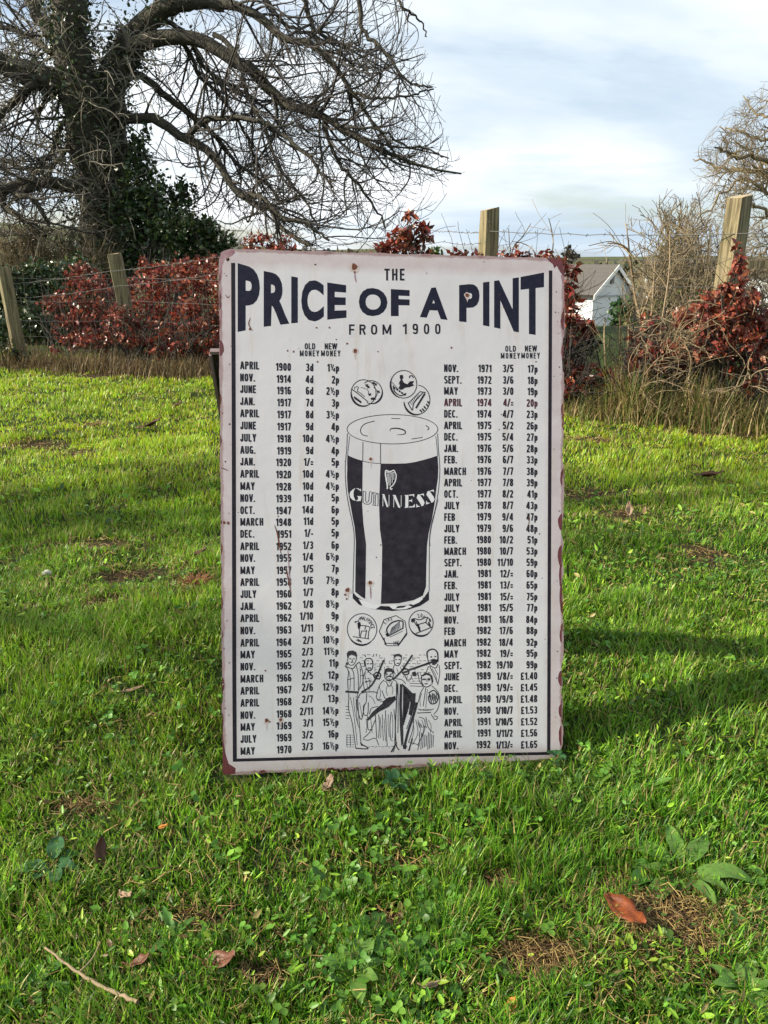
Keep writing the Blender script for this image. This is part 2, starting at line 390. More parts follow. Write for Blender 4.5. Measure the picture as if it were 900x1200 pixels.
tag(link('low_weeds', mkmesh('low_weeds', V, F, M['leaf'], c)), 'matted small pointed leaves and scraps low between the grass blades', 'weeds', kind='stuff')

# thatch: dead stems, bits of straw lying flat on bare patches
rg = np.random.default_rng(13)
n = 26000; y = YN * (6 / YN) ** rg.random(n); x = (rg.random(n) * 2 - 1) * (.64 * y + .2)
k = rg.random(n) < .30 + .6 * bare(x, y); x, y = x[k], y[k]
m = 1800; ci = rg.integers(0, len(BW), m); Bw = np.array(BW)[ci]
x = np.r_[x, Bw[:, 0] + rg.normal(0, .7, m) * Bw[:, 2]]; y = np.r_[y, Bw[:, 1] + rg.normal(0, .7, m) * Bw[:, 3]]
for bi, m2 in ((0, 2600), (1, 500), (2, 900)): x = np.r_[x, BW[bi][0] + rg.normal(0, .75, m2) * BW[bi][2]]; y = np.r_[y, BW[bi][1] + rg.normal(0, .8, m2) * BW[bi][3]]
k = ~((np.abs(x - .02) < .40) & (np.abs(y - 1.3) < .1)); x, y = x[k], y[k]; n = len(x)
th = rg.random(n) * 6.28; L = .015 + .035 * rg.random(n); z = gz(x, y) + .004 + .012 * rg.random(n)
d = np.stack([np.cos(th) * L, np.sin(th) * L, rg.normal(0, .006, n)], -1); P0 = np.stack([x, y, z], -1)
bend = rg.normal(0, .006, (n, 3)); P = np.stack([P0, P0 + d * .5 + bend, P0 + d], 1)
V, F = tubes(P, np.full((n, 3), .0005) * (1 + .8 * rg.random(n))[:, None] * np.maximum(1, y / 2)[:, None], 3)
cc = np.where((rg.random(n) < .6)[:, None], np.array([.44, .31, .11]), np.array([.17, .09, .04])) * (.6 + .7 * rg.random(n))[:, None]
tag(link('dead_grass', mkmesh('dead_grass', V, F, M['straw'], np.repeat(cc, 9, 0))), 'straw coloured dead grass stems lying on the worn patches', 'dead grass', kind='stuff')
# ------------------------------------------------------------------ the metal sign
YAW, LEAN, ROLL = 0.10511, 0.28981, -0.02804
SX0, SY0, SW, SH = -0.31342, 1.25785, 0.67962, 1.01387
Rv0 = np.array([math.cos(YAW), math.sin(YAW), 0]); Bk = np.array([-math.sin(YAW), math.cos(YAW), 0])
Uv0 = np.array([0, 0, 1]) * math.cos(LEAN) + Bk * math.sin(LEAN)
RV = Rv0 * math.cos(ROLL) + Uv0 * math.sin(ROLL); UV = Uv0 * math.cos(ROLL) - Rv0 * math.sin(ROLL)
NV = np.cross(RV, UV); O0 = np.array([SX0, SY0, 0.0])
def LP(px, py):
    """photo measurement -> coordinates on the sign's face (metres right, metres up)"""
    d = ray(px, py); o = np.array([0, 0, CAMH]) - O0; t = -np.dot(o, NV) / np.dot(d, NV); p = o + d * t
    return (float(np.dot(p, RV)), float(np.dot(p, UV)))
sign = thing('tin_sign', 'large rusty white tin sign listing the price of a pint from 1900, standing in grass', 'sign', O0)
from mathutils import Matrix
sign.rotation_euler = Matrix([[RV[i], UV[i], NV[i]] for i in range(3)]).to_euler()
# paint with grime, pink edge wear and scuffs
def paint_mat():
    m = bpy.data.materials.new('aged_white_enamel'); m.use_nodes = True
    n = m.node_tree.nodes; L = m.node_tree.links; b = n['Principled BSDF']
    t = n.new('ShaderNodeTexCoord'); sp_ = n.new('ShaderNodeSeparateXYZ'); L.new(t.outputs['Object'], sp_.inputs[0])
    def mt(op, a, b_=None, c=None, clamp=False):
        q = n.new('ShaderNodeMath'); q.operation = op; q.use_clamp = clamp
        for i, v in enumerate((a, b_, c)):
            if v is None: continue
            if isinstance(v, (int, float)): q.inputs[i].default_value = v
            else: L.new(v, q.inputs[i])
        return q.outputs[0]
    def nz(sc, det, ro, scl=(1, 1, 1)):
        mp = n.new('ShaderNodeMapping'); mp.inputs['Scale'].default_value = scl; L.new(t.outputs['Object'], mp.inputs[0])
        q = n.new('ShaderNodeTexNoise'); q.inputs['Scale'].default_value = sc; q.inputs['Detail'].default_value = det; q.inputs['Roughness'].default_value = ro
        L.new(mp.outputs[0], q.inputs['Vector']); return q.outputs[0]
    def mix(f, a, b_):
        q = n.new('ShaderNodeMix'); q.data_type = 'RGBA'
        L.new(f, q.inputs[0]) if not isinstance(f, float) else None
        for i, v in ((6, a), (7, b_)):
            if isinstance(v, tuple): q.inputs[i].default_value = (*v, 1)
            else: L.new(v, q.inputs[i])
        return q.outputs[2]
    X, Yy = sp_.outputs[0], sp_.outputs[1]
    dx = mt('MINIMUM', X, mt('SUBTRACT', SW, X)); dy = mt('MINIMUM', Yy, mt('SUBTRACT', SH, Yy)); d = mt('MINIMUM', dx, dy)
    big = nz(5, 4, .6); mid = nz(22, 6, .7); fine = nz(120, 5, .7); streak = nz(9, 5, .65, (6, .6, 1))
    edge = mt('SUBTRACT', mt('ADD', .036, mt('MULTIPLY', mid, .012)), d); edge = mt('MULTIPLY', edge, 55, clamp=True)
    c = mix(mt('MULTIPLY', mt('SUBTRACT', big, .35, clamp=True), 1.1, clamp=True), (.61, .585, .592), (.48, .45, .455))
    c = mix(mt('MULTIPLY', edge, mt('MULTIPLY', mid, 1.25, clamp=True)), c, (.46, .36, .36))
    c = mix(mt('MULTIPLY', mt('SUBTRACT', streak, .57, clamp=True), 4.0, clamp=True), c, (.50, .42, .36))
    sm = mt('MULTIPLY', mt('SUBTRACT', mid, .63, clamp=True), 6, clamp=True); c = mix(mt('MULTIPLY', sm, .35), c, (.42, .36, .33))
    rim = mt('MULTIPLY', mt('SUBTRACT', mt('MULTIPLY', mid, .014), d), 400, clamp=True)
    c = mix(mt('MULTIPLY', rim, .6), c, (.22, .10, .09))
    dots = mt('MULTIPLY', mt('SUBTRACT', fine, .735, clamp=True), 30, clamp=True); c = mix(mt('MULTIPLY', dots, .7), c, (.20, .15, .13))
    L.new(c, b.inputs['Base Color']); L.new(mt('ADD', .28, mt('MULTIPLY', mid, .35)), b.inputs['Roughness']); b.inputs['Specular IOR Level'].default_value = .45
    bp = n.new('ShaderNodeBump'); bp.inputs['Strength'].default_value = .5; bp.inputs['Distance'].default_value = .003; L.new(nz(9, 3, .5), bp.inputs['Height']); L.new(bp.outputs[0], b.inputs['Normal'])
    return m
M['enamel'] = paint_mat()
M['maroon'] = mat('maroon_base_enamel', (.13, .020, .025), .45, noise=(60, .6, (.07, .025, .02)), bump=(200, .4, .002))
M['rose'] = mat('worn_maroon_enamel', (.24, .10, .12), .5, noise=(45, .75, (.42, .30, .30)))
M['stain'] = mat('rust_stain', (.47, .36, .32), .6, noise=(160, .8, (.56, .50, .49)))
M['rust'] = mat('rust', (.16, .05, .025), .9, noise=(90, .6, (.05, .02, .015)), bump=(200, .8, .002))
M['tinback'] = mat('tin_back', (.10, .045, .04), .6, noise=(12, .6, (.06, .03, .025)))
def ink(name, col, wear=.0, wearcol=(.45, .43, .42)):
    return mat(name, col, .6, noise=(90, wear, wearcol) if wear else None, spec=.12)
M['ink'] = ink('black_ink', (.014, .012, .018), .10, (.12, .11, .12)); M['navy'] = ink('navy_ink', (.011, .012, .026), .12, (.08, .08, .12))
M['stout'] = mat('black_print', (.010, .008, .013), .5, noise=(55, .45, (.055, .045, .06)), spec=.2)
M['grayink'] = ink('thin_black_ink', (.022, .019, .024), .30, (.13, .12, .13)); M['whiteprint'] = ink('white_print', (.66, .65, .66))
M['ink_red'] = ink('faded_red_ink', (.075, .025, .03))

# panel outline: rounded corners, wavy rusted edges, chipped scallops
rng = random.Random(5)
def outline():
    pts = []; r = .026; W_, H_ = SW, SH
    def edge(a, b, n, amp, chips=()):
        for i in range(n):
            t = i / n; x = a[0] + (b[0] - a[0]) * t; y = a[1] + (b[1] - a[1]) * t
            L_ = math.dist(a, b); nx, ny = (b[1] - a[1]) / L_, -(b[0] - a[0]) / L_   # outward for clockwise
            o = amp * (rng.random() - .5) + amp * .8 * math.sin(t * 37 + a[0] * 9)
            for (cc_, cw, dd) in chips:
                q = abs(t - cc_) / cw
                if q < 1: o -= dd * math.sqrt(1 - q * q)
            pts.append((x + o * nx, y + o * ny))
    # counter-clockwise from bottom-left
    edge((r * .7, 0), (W_ - .05, 0), 150, .0012, [(t, .008, .004) for t in (.31, .335, .36, .385, .41, .44, .47, .5)] + [(.88, .05, .004)])
    pts += [(W_ - .03, .002), (W_ - .018, .010), (W_ - .004, .024)]
    edge((W_, .035), (W_, H_ - r), 170, .0014, [(.06, .02, .004), (.11, .015, .003), (.16, .02, .003), (.34, .02, .003), (.40, .02, .004), (.46, .02, .004), (.62, .03, .002), (.72, .03, .003), (.83, .04, .004)])
    for k in range(1, 6): a = k / 6 * math.pi / 2; pts.append((W_ - r + r * math.cos(a), H_ - r + r * math.sin(a)))
    edge((W_ - r, H_), (r, H_), 150, .0010)
    for k in range(1, 8): a = math.pi / 2 + k / 8 * math.pi / 2; pts.append((r + r * math.cos(a), H_ - r + r * math.sin(a)))
    edge((0, H_ - r), (0, r * .7), 170, .0008, [(.86, .015, .002), (.92, .02, .002)])
    for k in range(1, 4): a = math.pi + k / 4 * math.pi / 2; pts.append((r * .7 + r * .7 * math.cos(a), r * .7 + r * .7 * math.sin(a)))
    return pts
OUT = outline()
def fill(mb, loops, z):
    """tessellate polygon (outer loop and holes)"""
    vs = [Vector((x, y, 0)) for l in loops for (x, y) in l]
    tr = tessellate_polygon([[Vector((x, y, 0)) for (x, y) in l] for l in loops])
    mb.add([(v.x, v.y, z) for v in vs], [tuple(t) if ((vs[t[1]] - vs[t[0]]).cross(vs[t[2]] - vs[t[0]])).z > 0 else tuple(reversed(t)) for t in tr])
hx, hy = LP(267, 304); HOLE = [(hx + .0035 * math.cos(a), hy + .0035 * math.sin(a)) for a in np.linspace(0, 2 * math.pi, 12, endpoint=False)]
hx2, hy2 = LP(648, 309); HOLE2 = [(hx2 + .0032 * math.cos(a), hy2 + .0032 * math.sin(a)) for a in np.linspace(0, 2 * math.pi, 12, endpoint=False)]
mb = MB(); fill(mb, [OUT, HOLE], 0.0); nf = len(mb.f)
mbk = MB(); fill(mbk, [OUT, HOLE], -.0016); mb.add(mbk.v, [tuple(reversed(f)) for f in mbk.f]); nb_ = len(mb.f)
for l in (OUT, HOLE):
    k = len(l); mb.add([(x, y, 0) for x, y in l] + [(x, y, -.0016) for x, y in l], [(i, i + k, (i + 1) % k + k, (i + 1) % k) for i in range(k)])
me = mb.mesh('metal_panel', [M['enamel'], M['tinback'], M['maroon']])
for i, p in enumerate(me.polygons): p.material_index = 0 if i < nf else (1 if i < nb_ else 2)
link('metal_panel', me, sign)
# flat print drawn in photo measurements and carried onto the panel's plane
Z1, Z2, Z3 = .00007, .00014, .00021
def px2(l): return [LP(*p) for p in l]
def spl2(l, n=None):
    return [tuple(q) for q in spline(np.array(l, float), n or len(l) * 4)]
def ribbon(mb, pts, wpx, z=Z2, closed=False, taper=False):
    P = np.array(px2(pts)); wd = wpx * .00168 * .5; k = len(P)
    if closed: T = np.roll(P, -1, 0) - np.roll(P, 1, 0)
    else: T = np.gradient(P, axis=0)
    T /= np.linalg.norm(T, axis=1, keepdims=True) + 1e-12; Nn = np.stack([-T[:, 1], T[:, 0]], -1)
    ww = np.full(k, wd)
    if taper: ww = wd * np.sin(np.linspace(.25, math.pi - .25, k))
    A = P + Nn * ww[:, None]; B = P - Nn * ww[:, None]
    vs = [(a[0], a[1], z) for a in A] + [(b[0], b[1], z) for b in B]
    r_ = range(k if closed else k - 1)
    mb.add(vs, [(i, i + k, (i + 1) % k + k, (i + 1) % k) for i in r_])
def blob(mb, pts, z=Z2): fill(mb, [px2(pts)], z)
def circ(cx_, cy_, rx, ry=None, n=28, rot=0, a0=0, a1=2 * math.pi, end=False):
    ry = ry or rx; o = []
    for a in np.linspace(a0, a1, n, endpoint=end):
        x = rx * math.cos(a); y = ry * math.sin(a); o.append((cx_ + x * math.cos(rot) - y * math.sin(rot), cy_ + x * math.sin(rot) + y * math.cos(rot)))
    return o
# glyphs from the built-in font
GL = {}
def glyph(ch, bold=.018):
    if (ch, bold) in GL: return GL[(ch, bold)]
    cu = bpy.data.curves.new('t', 'FONT'); cu.body = ch; cu.size = 1; cu.offset = bold; cu.resolution_u = 4; cu.fill_mode = 'FRONT'
    ob = bpy.data.objects.new('t', cu); me = ob.to_mesh()
    v = [(q.co.x, q.co.y) for q in me.vertices]; f = [tuple(p.vertices) for p in me.polygons]
    ob.to_mesh_clear(); bpy.data.objects.remove(ob); bpy.data.curves.remove(cu)
    xs_ = [a for a, _ in v]; GL[(ch, bold)] = (v, f, min(xs_), max(xs_)); return GL[(ch, bold)]
CAPH = max(v[1] for v in glyph('H')[0]) 
# condensed bold lettering built from strokes (centre lines in a box one cap height tall)
TK = .172; E_ = TK / 2
def sarc(cx_, cy_, a, b, t0, t1, n=13):
    o = []
    for t in np.radians(np.linspace(t0, t1, n)):
        c_, s_ = math.cos(t), math.sin(t); o.append((cx_ + a * math.copysign(abs(c_) ** .72, c_), cy_ + b * math.copysign(abs(s_) ** .72, s_)))
    return o
def build_font():
    e = E_; f = {}
    def st(w, *paths): return (w, [list(p) for p in paths])
    w = .47; c = w / 2; a = c - e; d = .45; dc = d / 2; da = dc - e
    ring = lambda c_, cy_, a_, b_: sarc(c_, cy_, a_, b_, 0, 360, 22)
    f['O'] = st(w, ring(c, .5, a, .5 - e)); f['0'] = st(d, ring(dc, .5, da, .5 - e))
    f['C'] = st(w, sarc(c, .5, a, .5 - e, 38, 322, 20)); f['G'] = st(w, sarc(c, .5, a, .5 - e, 38, 335, 20), [(w - e, 0), (w - e, .5)], [(c, .44), (w, .44)])
    f['D'] = st(w, [(e, 0), (e, 1)], [(e, 1 - e)] + sarc(c * .9, .5, w - e - c * .9, .5 - e, 90, -90) + [(e, e)])
    bowl = [(e, 1 - e)] + sarc(c, .73, a, .27 - e, 90, -90, 9) + [(e, .46 + e)]
    f['P'] = st(w, [(e, 0), (e, 1)], bowl); f['R'] = st(w, [(e, 0), (e, 1)], bowl, [(c + .02, .52), (w - e * .9, 0)])
    f['B'] = st(w, [(e, 0), (e, 1)], [(e, 1 - e)] + sarc(c, .745, a, .255 - e, 90, -90, 9) + [(e, .49 + e)], [(e, .56 - e)] + sarc(c, .28, a, .28 - e, 90, -90, 9) + [(e, e)])
    f['A'] = st(.54, [(e * .8, 0), (.25, 1)], [(.54 - e * .8, 0), (.29, 1)], [(.12, .29), (.42, .29)])
    f['I'] = st(TK, [(e, 0), (e, 1)]); f['L'] = st(.40, [(e, 0), (e, 1)], [(e, e * .9), (.40, e * .9)])
    f['N'] = st(w, [(e, 0), (e, 1)], [(w - e, 0), (w - e, 1)], [(e * .9, .97), (w - e * .9, .03)])
    f['V'] = st(.50, [(e * .8, 1), (.245, 0)], [(.5 - e * .8, 1), (.255, 0)])
    f['W'] = st(.72, [(e * .8, 1), (.2, 0)], [(.36, 1), (.2, 0)], [(.36, 1), (.52, 0)], [(.72 - e * .8, 1), (.52, 0)])
    f['J'] = st(.40, [(.4 - e, 1), (.4 - e, .3)] + sarc(.2, .25, .2 - e, .25 - e, 0, -180, 9) + [(e, .34)])
    f['U'] = st(w, [(e, 1), (e, .3)] + sarc(c, .26, a, .26 - e, 180, 360, 9) + [(w - e, .3), (w - e, 1)])
    f['E'] = st(.40, [(e, 0), (e, 1)], [(e, 1 - e * .9), (.4, 1 - e * .9)], [(e, .51), (.37, .51)], [(e, e * .9), (.4, e * .9)])
    f['F'] = st(.39, [(e, 0), (e, 1)], [(e, 1 - e * .9), (.39, 1 - e * .9)], [(e, .49), (.36, .49)])
    f['Y'] = st(.50, [(e * .8, 1), (.25, .42)], [(.5 - e * .8, 1), (.25, .42)], [(.25, .5), (.25, 0)])
    f['T'] = st(.44, [(0, 1 - e * .9), (.44, 1 - e * .9)], [(.22, 1), (.22, 0)])
    f['M'] = st(.64, [(e, 0), (e, 1)], [(.64 - e, 0), (.64 - e, 1)], [(e, .97), (.32, .12)], [(.64 - e, .97), (.32, .12)])
    f['H'] = st(w, [(e, 0), (e, 1)], [(w - e, 0), (w - e, 1)], [(e, .51), (w - e, .51)])
    f['S'] = st(w, sarc(c, .74, a, .26 - e, 20, 235, 11) + sarc(c, .26, a, .26 - e, 55, -160, 11))
    f['.'] = st(TK, [(e, 0), (e, TK)]); f['/'] = st(.36, [(.04, -.03), (.32, 1.02)]); f['='] = st(.34, [(0, .20), (.34, .20)], [(0, .50), (.34, .50)]); f['-'] = st(.26, [(0, .36), (.26, .36)])
    f['d'] = st(.42, ring(.21, .35, .21 - e, .35 - e), [(.42 - e, 0), (.42 - e, 1)]); f['p'] = st(.42, ring(.21, .35, .21 - e, .35 - e), [(e, -.27), (e, .7)])
    f['1'] = st(.31, [(.31 - e, 0), (.31 - e, 1)], [(.31 - e, .88), (0, .76)]); f['2'] = st(d, sarc(dc, .72, da, .28 - e, 175, -25, 10) + [(e + .02, e * 1.6)], [(0, e * .9), (d, e * .9)])
    f['3'] = st(d, sarc(dc, .74, da, .26 - e, 165, -80, 10) + [(dc - .03, .52)], [(dc - .03, .52)] + sarc(dc, .28, da, .28 - e, 80, -165, 10))
    f['4'] = st(.49, [(.35, 0), (.35, 1)], [(.33, .97), (.06, .30)], [(0, .26), (.49, .26)]); f['5'] = st(d, [(.07, 1 - e * .9), (d - .01, 1 - e * .9)], [(e + .02, 1), (e - .01, .46)], sarc(dc, .33, da, .33 - e, 150, -160, 12))
    f['6'] = st(d, ring(dc, .32, da, .32 - e), sarc(dc, .68, da, .32 - e, 25, 180, 8) + [(e, .35)]); f['9'] = st(d, ring(dc, .68, da, .32 - e), sarc(dc, .32, da, .32 - e, 205, 360, 8) + [(d - e, .65)])
    f['7'] = st(.42, [(0, 1 - e * .9), (.42, 1 - e * .9)], [(.42 - e * .8, .95), (.15, 0)]); f['8'] = st(d, ring(dc, .75, da * .92, .25 - e), ring(dc, .28, da, .28 - e))
    f['£'] = st(.50, sarc(.28, .76, .17, .24 - e, 25, 200, 9) + [(.16, .4), (.12, .1)], [(0, e * .9), (.5, e * .9)], [(.02, .48), (.38, .48)])
    for ch, num in (('½', '1'), ('¼', '1')):
        f[ch] = st(.62, *[[(x * .62, y * .50 + .50) for x, y in p] for p in f['1'][1]], [(.16, .20), (.42, .92)], *[[(x * .62 + .33, y * .50) for x, y in p] for p in f['2' if ch == '½' else '4'][1]])
    return f
FONT = build_font()
def srib(mb, P, w_, z):
    P = np.array(P, float); k = len(P); cl = k > 3 and np.hypot(*(P[0] - P[-1])) < 1e-6
    if cl: P = P[:-1]; k -= 1; T = np.roll(P, -1, 0) - np.roll(P, 1, 0)
    else: T = np.gradient(P, axis=0)
    T /= np.linalg.norm(T, axis=1, keepdims=True) + 1e-12; Nn = np.stack([-T[:, 1], T[:, 0]], -1) * w_ / 2; A = P + Nn; B = P - Nn
    mb.add([(a[0], a[1], z) for a in A] + [(b[0], b[1], z) for b in B], [(i, i + k, (i + 1) % k + k, (i + 1) % k) for i in range(k if cl else k - 1)])
def stw(s, sx, gap): return sum(.28 * sx if ch == ' ' else FONT[ch][0] * sx + gap for ch in s) - gap
def text(mb, s, x, y, cap, align='l', cond=1.0, gap=.13, z=Z2, wt=1.0, dyx=0.0):
    """x, y in sign metres = baseline; cap height in metres"""
    sx = cap * cond; gp = gap * cap; tw = stw(s, sx, gp); cx_ = x - (tw if align == 'r' else tw / 2 if align == 'c' else 0); k = 0
    for ch in s:
        if ch == ' ': cx_ += .28 * sx; continue
        w_, ps = FONT[ch]; th = TK * cap * wt * (.58 if ch in '½¼' else 1)
        for p in ps:
            srib(mb, [(cx_ + a * sx, y + (cx_ + a * sx - x) * dyx + b * cap) for a, b in p], th, z + k * 1e-6); k += 1
        cx_ += w_ * sx + gp
def part(name, mb, m, parent=None): return link(name, mb.mesh(name, m), parent or sign)
PXM = .00168
# border
mb = MB()
bl = [(273.2, 308), (273.6, 400), (274.2, 600), (274.6, 800), (275.2, 891.5), (400, 887.6), (520, 885.2), (643.0, 883.4), (643.6, 700), (644.4, 500), (645.2, 317)]
def thickline(mb, pts, w_):
    for a, b in zip(pts[:-1], pts[1:]): ribbon(mb, [a, b], w_, Z1)
ribbon(mb, bl[:5], 4.6, Z1); ribbon(mb, [(272.9, 890.9)] + bl[5:7] + [(645.0, 882.8)], 3.6, Z1 + .00003); ribbon(mb, bl[7:], 4.2, Z1)
part('border_line', mb, M['ink'])
# title
TOP = [(276, 307.5), (309, 317.5), (345, 324.5), (366, 328), (395, 333), (437, 337.5), (480, 340), (508, 337), (550, 333), (570, 330.5), (605, 325.5), (639, 319.0)]
BOT = [(276, 389.5), (309, 383), (345, 378.5), (366, 377), (395, 373), (437, 370.5), (480, 370.5), (508, 373), (550, 378), (570, 382), (605, 389), (639, 394.3)]
title = bpy.data.objects.new('title', None); C.objects.link(title); title.parent = sign
for ch, xa, xb in [('P', 278.5, 304.5), ('R', 309, 339), ('I', 341.3, 349), ('C', 353, 379.5), ('E', 383.5, 406), ('O', 420.5, 454), ('F', 458, 480), ('A', 492, 524.5), ('P', 538, 562), ('I', 566, 573.5), ('N', 579, 608), ('T', 610, 637.5)]:
    v, f, a, b = glyph(ch, .045); y0 = min(q[1] for q in v); y1 = max(q[1] for q in v); mb = MB(); vv = []
    for (gx, gy) in v:
        X_ = xa + (gx - a) / (b - a) * (xb - xa); t = (gy - y0) / (y1 - y0)
        tp = np.interp(X_, [p[0] for p in TOP], [p[1] for p in TOP]); bt = np.interp(X_, [p[0] for p in BOT], [p[1] for p in BOT])
        q = LP(X_, bt + (tp - bt) * t); vv.append((q[0], q[1], Z1))
    mb.add(vv, f); part('letter', mb, M['navy'], title)
mb = MB()
def tline(s, x0, x1, y, cap, cond=1.0, wt=1.0, m='ink', name='heading', parent=None):
    """text set between two photo x positions at photo baseline y"""
    mb = MB(); a = LP(x0, y); b = LP(x1, y); c_ = cap * PXM; raw = stw(s, c_ * cond, 0); gap = (b[0] - a[0] - raw) / max(1, len(s) - 1)
    text(mb, s, a[0], a[1], c_, 'l', cond, gap / c_, wt=wt, dyx=(b[1] - a[1]) / (b[0] - a[0])); return part(name, mb, M[m], parent)
tline('THE', 450.5, 474, 328.7, 13.6, 1.02, .95); tline('FROM', 408.5, 459, 392.2, 11.8, 1.5, 1.0); tline('1900', 472, 516.5, 391.6, 12.2, 1.3, .98)
for s, x0, x1, y in [('OLD', 357, 369.5, 409.4), ('NEW', 380.4, 395, 409.4), ('OLD', 592, 604.5, 412.1), ('NEW', 615, 629.2, 411.9)]:
    hd = bpy.data.objects.new('column_heading', None); C.objects.link(hd); hd.parent = sign
    tline(s, x0, x1, y, 7.0, 1.16, 1.1, name='word', parent=hd); tline('MONEY', *{357: (351.3, 374), 380.4: (376.2, 399), 592: (586.8, 609.2), 615: (610.8, 632.6)}[x0], y + 8.2, 6.9, 1.0, 1.0, name='word', parent=hd)
LEFT = '''APRIL|1900|3d|1¼p
NOV.|1914|4d|2p
JUNE|1916|6d|2½p
JAN.|1917|7d|3p
APRIL|1917|8d|3½p
JUNE|1917|9d|4p
JULY|1918|10d|4½p
AUG.|1919|9d|4p
JAN.|1920|1/=|5p
APRIL|1920|10d|4½p
MAY|1928|10d|4½p
NOV.|1939|11d|5p
OCT.|1947|14d|6p
MARCH|1948|11d|5p
DEC.|1951|1/-|5p
APRIL|1952|1/3|6p
NOV.|1955|1/4|6½p
MAY|1957|1/5|7p
APRIL|1958|1/6|7½p
JULY|1960|1/7|8p
JAN.|1962|1/8|8½p
APRIL|1962|1/10|9p
NOV.|1963|1/11|9½p
APRIL|1964|2/1|10½p
MAY|1965|2/3|11½p
NOV.|1965|2/2|11p
MARCH|1966|2/5|12p
APRIL|1967|2/6|12½p
APRIL|1968|2/7|13p
NOV.|1968|2/11|14½p
MAY|1969|3/1|15½p
JULY|1969|3/2|16p
MAY|1970|3/3|16½p'''.split('\n')
RIGHT = '''NOV.|1971|3/5|17p
SEPT.|1972|3/6|18p
MAY|1973|3/0|19p
APRIL|1974|4/=|20p
DEC.|1974|4/7|23p
APRIL|1975|5/2|26p
DEC.|1975|5/4|27p
JAN.|1976|5/6|28p
FEB.|1976|6/7|33p
MARCH|1976|7/7|38p
APRIL|1977|7/8|39p
OCT.|1977|8/2|41p
JULY|1978|8/7|43p
FEB|1979|9/4|47p
JULY|1979|9/6|48p
FEB.|1980|10/2|51p
MARCH|1980|10/7|53p
SEPT.|1980|11/10|59p
JAN.|1981|12/=|60p
FEB.|1981|13/=|65p
JULY|1981|15/=|75p
JULY|1981|15/5|77p
NOV.|1981|16/8|84p
FEB|1982|17/6|88p
MARCH|1982|18/4|92p
MAY|1982|19/=|95p
SEPT.|1982|19/10|99p
JUNE|1989|1/8/=|£1.40
DEC.|1989|1/9/=|£1.45
APRIL|1990|1/9/9|£1.48
NOV.|1990|1/10/7|£1.53
APRIL|1991|1/10/5|£1.52
APRIL|1991|1/11/2|£1.56
NOV.|1992|1/13/=|£1.65'''.split('\n')
def table(rows, cols):
    """cols: (x_top, y_top, x_bottom, y_bottom, align) of the centre line of each column entry"""
    for i, row in enumerate(rows):
        t = i / (len(rows) - 1); pr = bpy.data.objects.new('price_row', None); C.objects.link(pr); pr.parent = sign; jy = rng.uniform(-.3, .3) * PXM
        for s, (xt, yt, xb, yb, al), nm in zip(row.split('|'), cols, ('month', 'year', 'old_price', 'new_price')):
            mb = MB()
            q = LP(xt + (xb - xt) * t, yt + (yb - yt) * t); cap = 8.9 * PXM
            text(mb, s, q[0], q[1] - cap / 2 + jy, cap, al, .95 if len(s) < 6 else .84, .11 if len(s) < 6 else .09, wt=1.14); part(nm, mb, M['ink_red'] if row.startswith('APRIL|1974') else M['ink'], pr)
table(LEFT, [(281.5, 428, 282, 880.3, 'l'), (340.8, 430, 341.5, 878, 'r'), (367, 430.5, 366.5, 874.5, 'r'), (397.2, 431, 396.5, 873.5, 'r')])
table(RIGHT, [(520.5, 431.5, 520.8, 874, 'l'), (575.8, 432, 574.5, 872, 'r'), (601.5, 432, 600.5, 872.3, 'r'), (629.8, 432.5, 629.3, 872, 'r')])
# pint glass drawing
pint = bpy.data.objects.new('pint_drawing', None); C.objects.link(pint); pint.parent = sign
mb = MB(); ribbon(mb, circ(459.8, 503, 53.2, 17.2, 56), .8, closed=True)
ribbon(mb, spl2([(439, 493.3), (427, 497), (422.3, 504), (425, 509.5), (431, 511)]), .9)
ribbon(mb, spl2([(457, 505.5), (458, 502.5), (466, 502), (474, 504.5), (474, 508.5), (465, 509.6)]), 1.6, taper=True)
ribbon(mb, spl2([(499, 498.5), (502.5, 501.5), (501, 504)]), 1.0); ribbon(mb, [(458.5, 490.3), (469, 490.6)], .8); ribbon(mb, [(482, 514.5), (495, 512.5)], .8)
ribbon(mb, spl2([(407, 508), (406.3, 525), (404.6, 545), (404.8, 562), (406.5, 580), (409.5, 597), (413, 613), (415, 629), (414.6, 655), (413.8, 680), (413.5, 695)]), .8)
ribbon(mb, spl2([(409.8, 511), (407.6, 530), (407, 545)]), .6); ribbon(mb, spl2([(512.8, 508), (513.6, 525), (515.2, 545), (515, 560), (513, 580), (509.6, 598), (505.5, 615), (503.3, 630), (503, 655), (502.8, 693)]), .8)
ribbon(mb, spl2([(510.6, 511), (511.8, 522), (512.8, 534)]), .6)
ribbon(mb, [(425.3, 518), (425, 540)], .8); ribbon(mb, [(445.9, 520), (445.9, 543)], .8); ribbon(mb, spl2([(425, 540.3), (435, 542.3), (445.9, 543.2)], 8), .7)
ribbon(mb, spl2([(513.5, 585), (509, 603), (505.5, 618), (503.6, 632), (504, 640)]), .5)
part('glass_outline', mb, M['grayink'], pint)
mb = MB()
blob(mb, [(407.7, 533.4), (411, 535.2), (417, 537.6), (425, 540), (424.6, 579), (424.3, 590), (425.7, 612.5), (429, 638), (428.7, 665), (428, 702), (423, 699), (416.2, 693.5), (416.5, 665), (417, 635), (415.6, 618), (413, 605), (410.4, 590), (407.6, 575), (406.6, 560), (407, 545)], Z1)
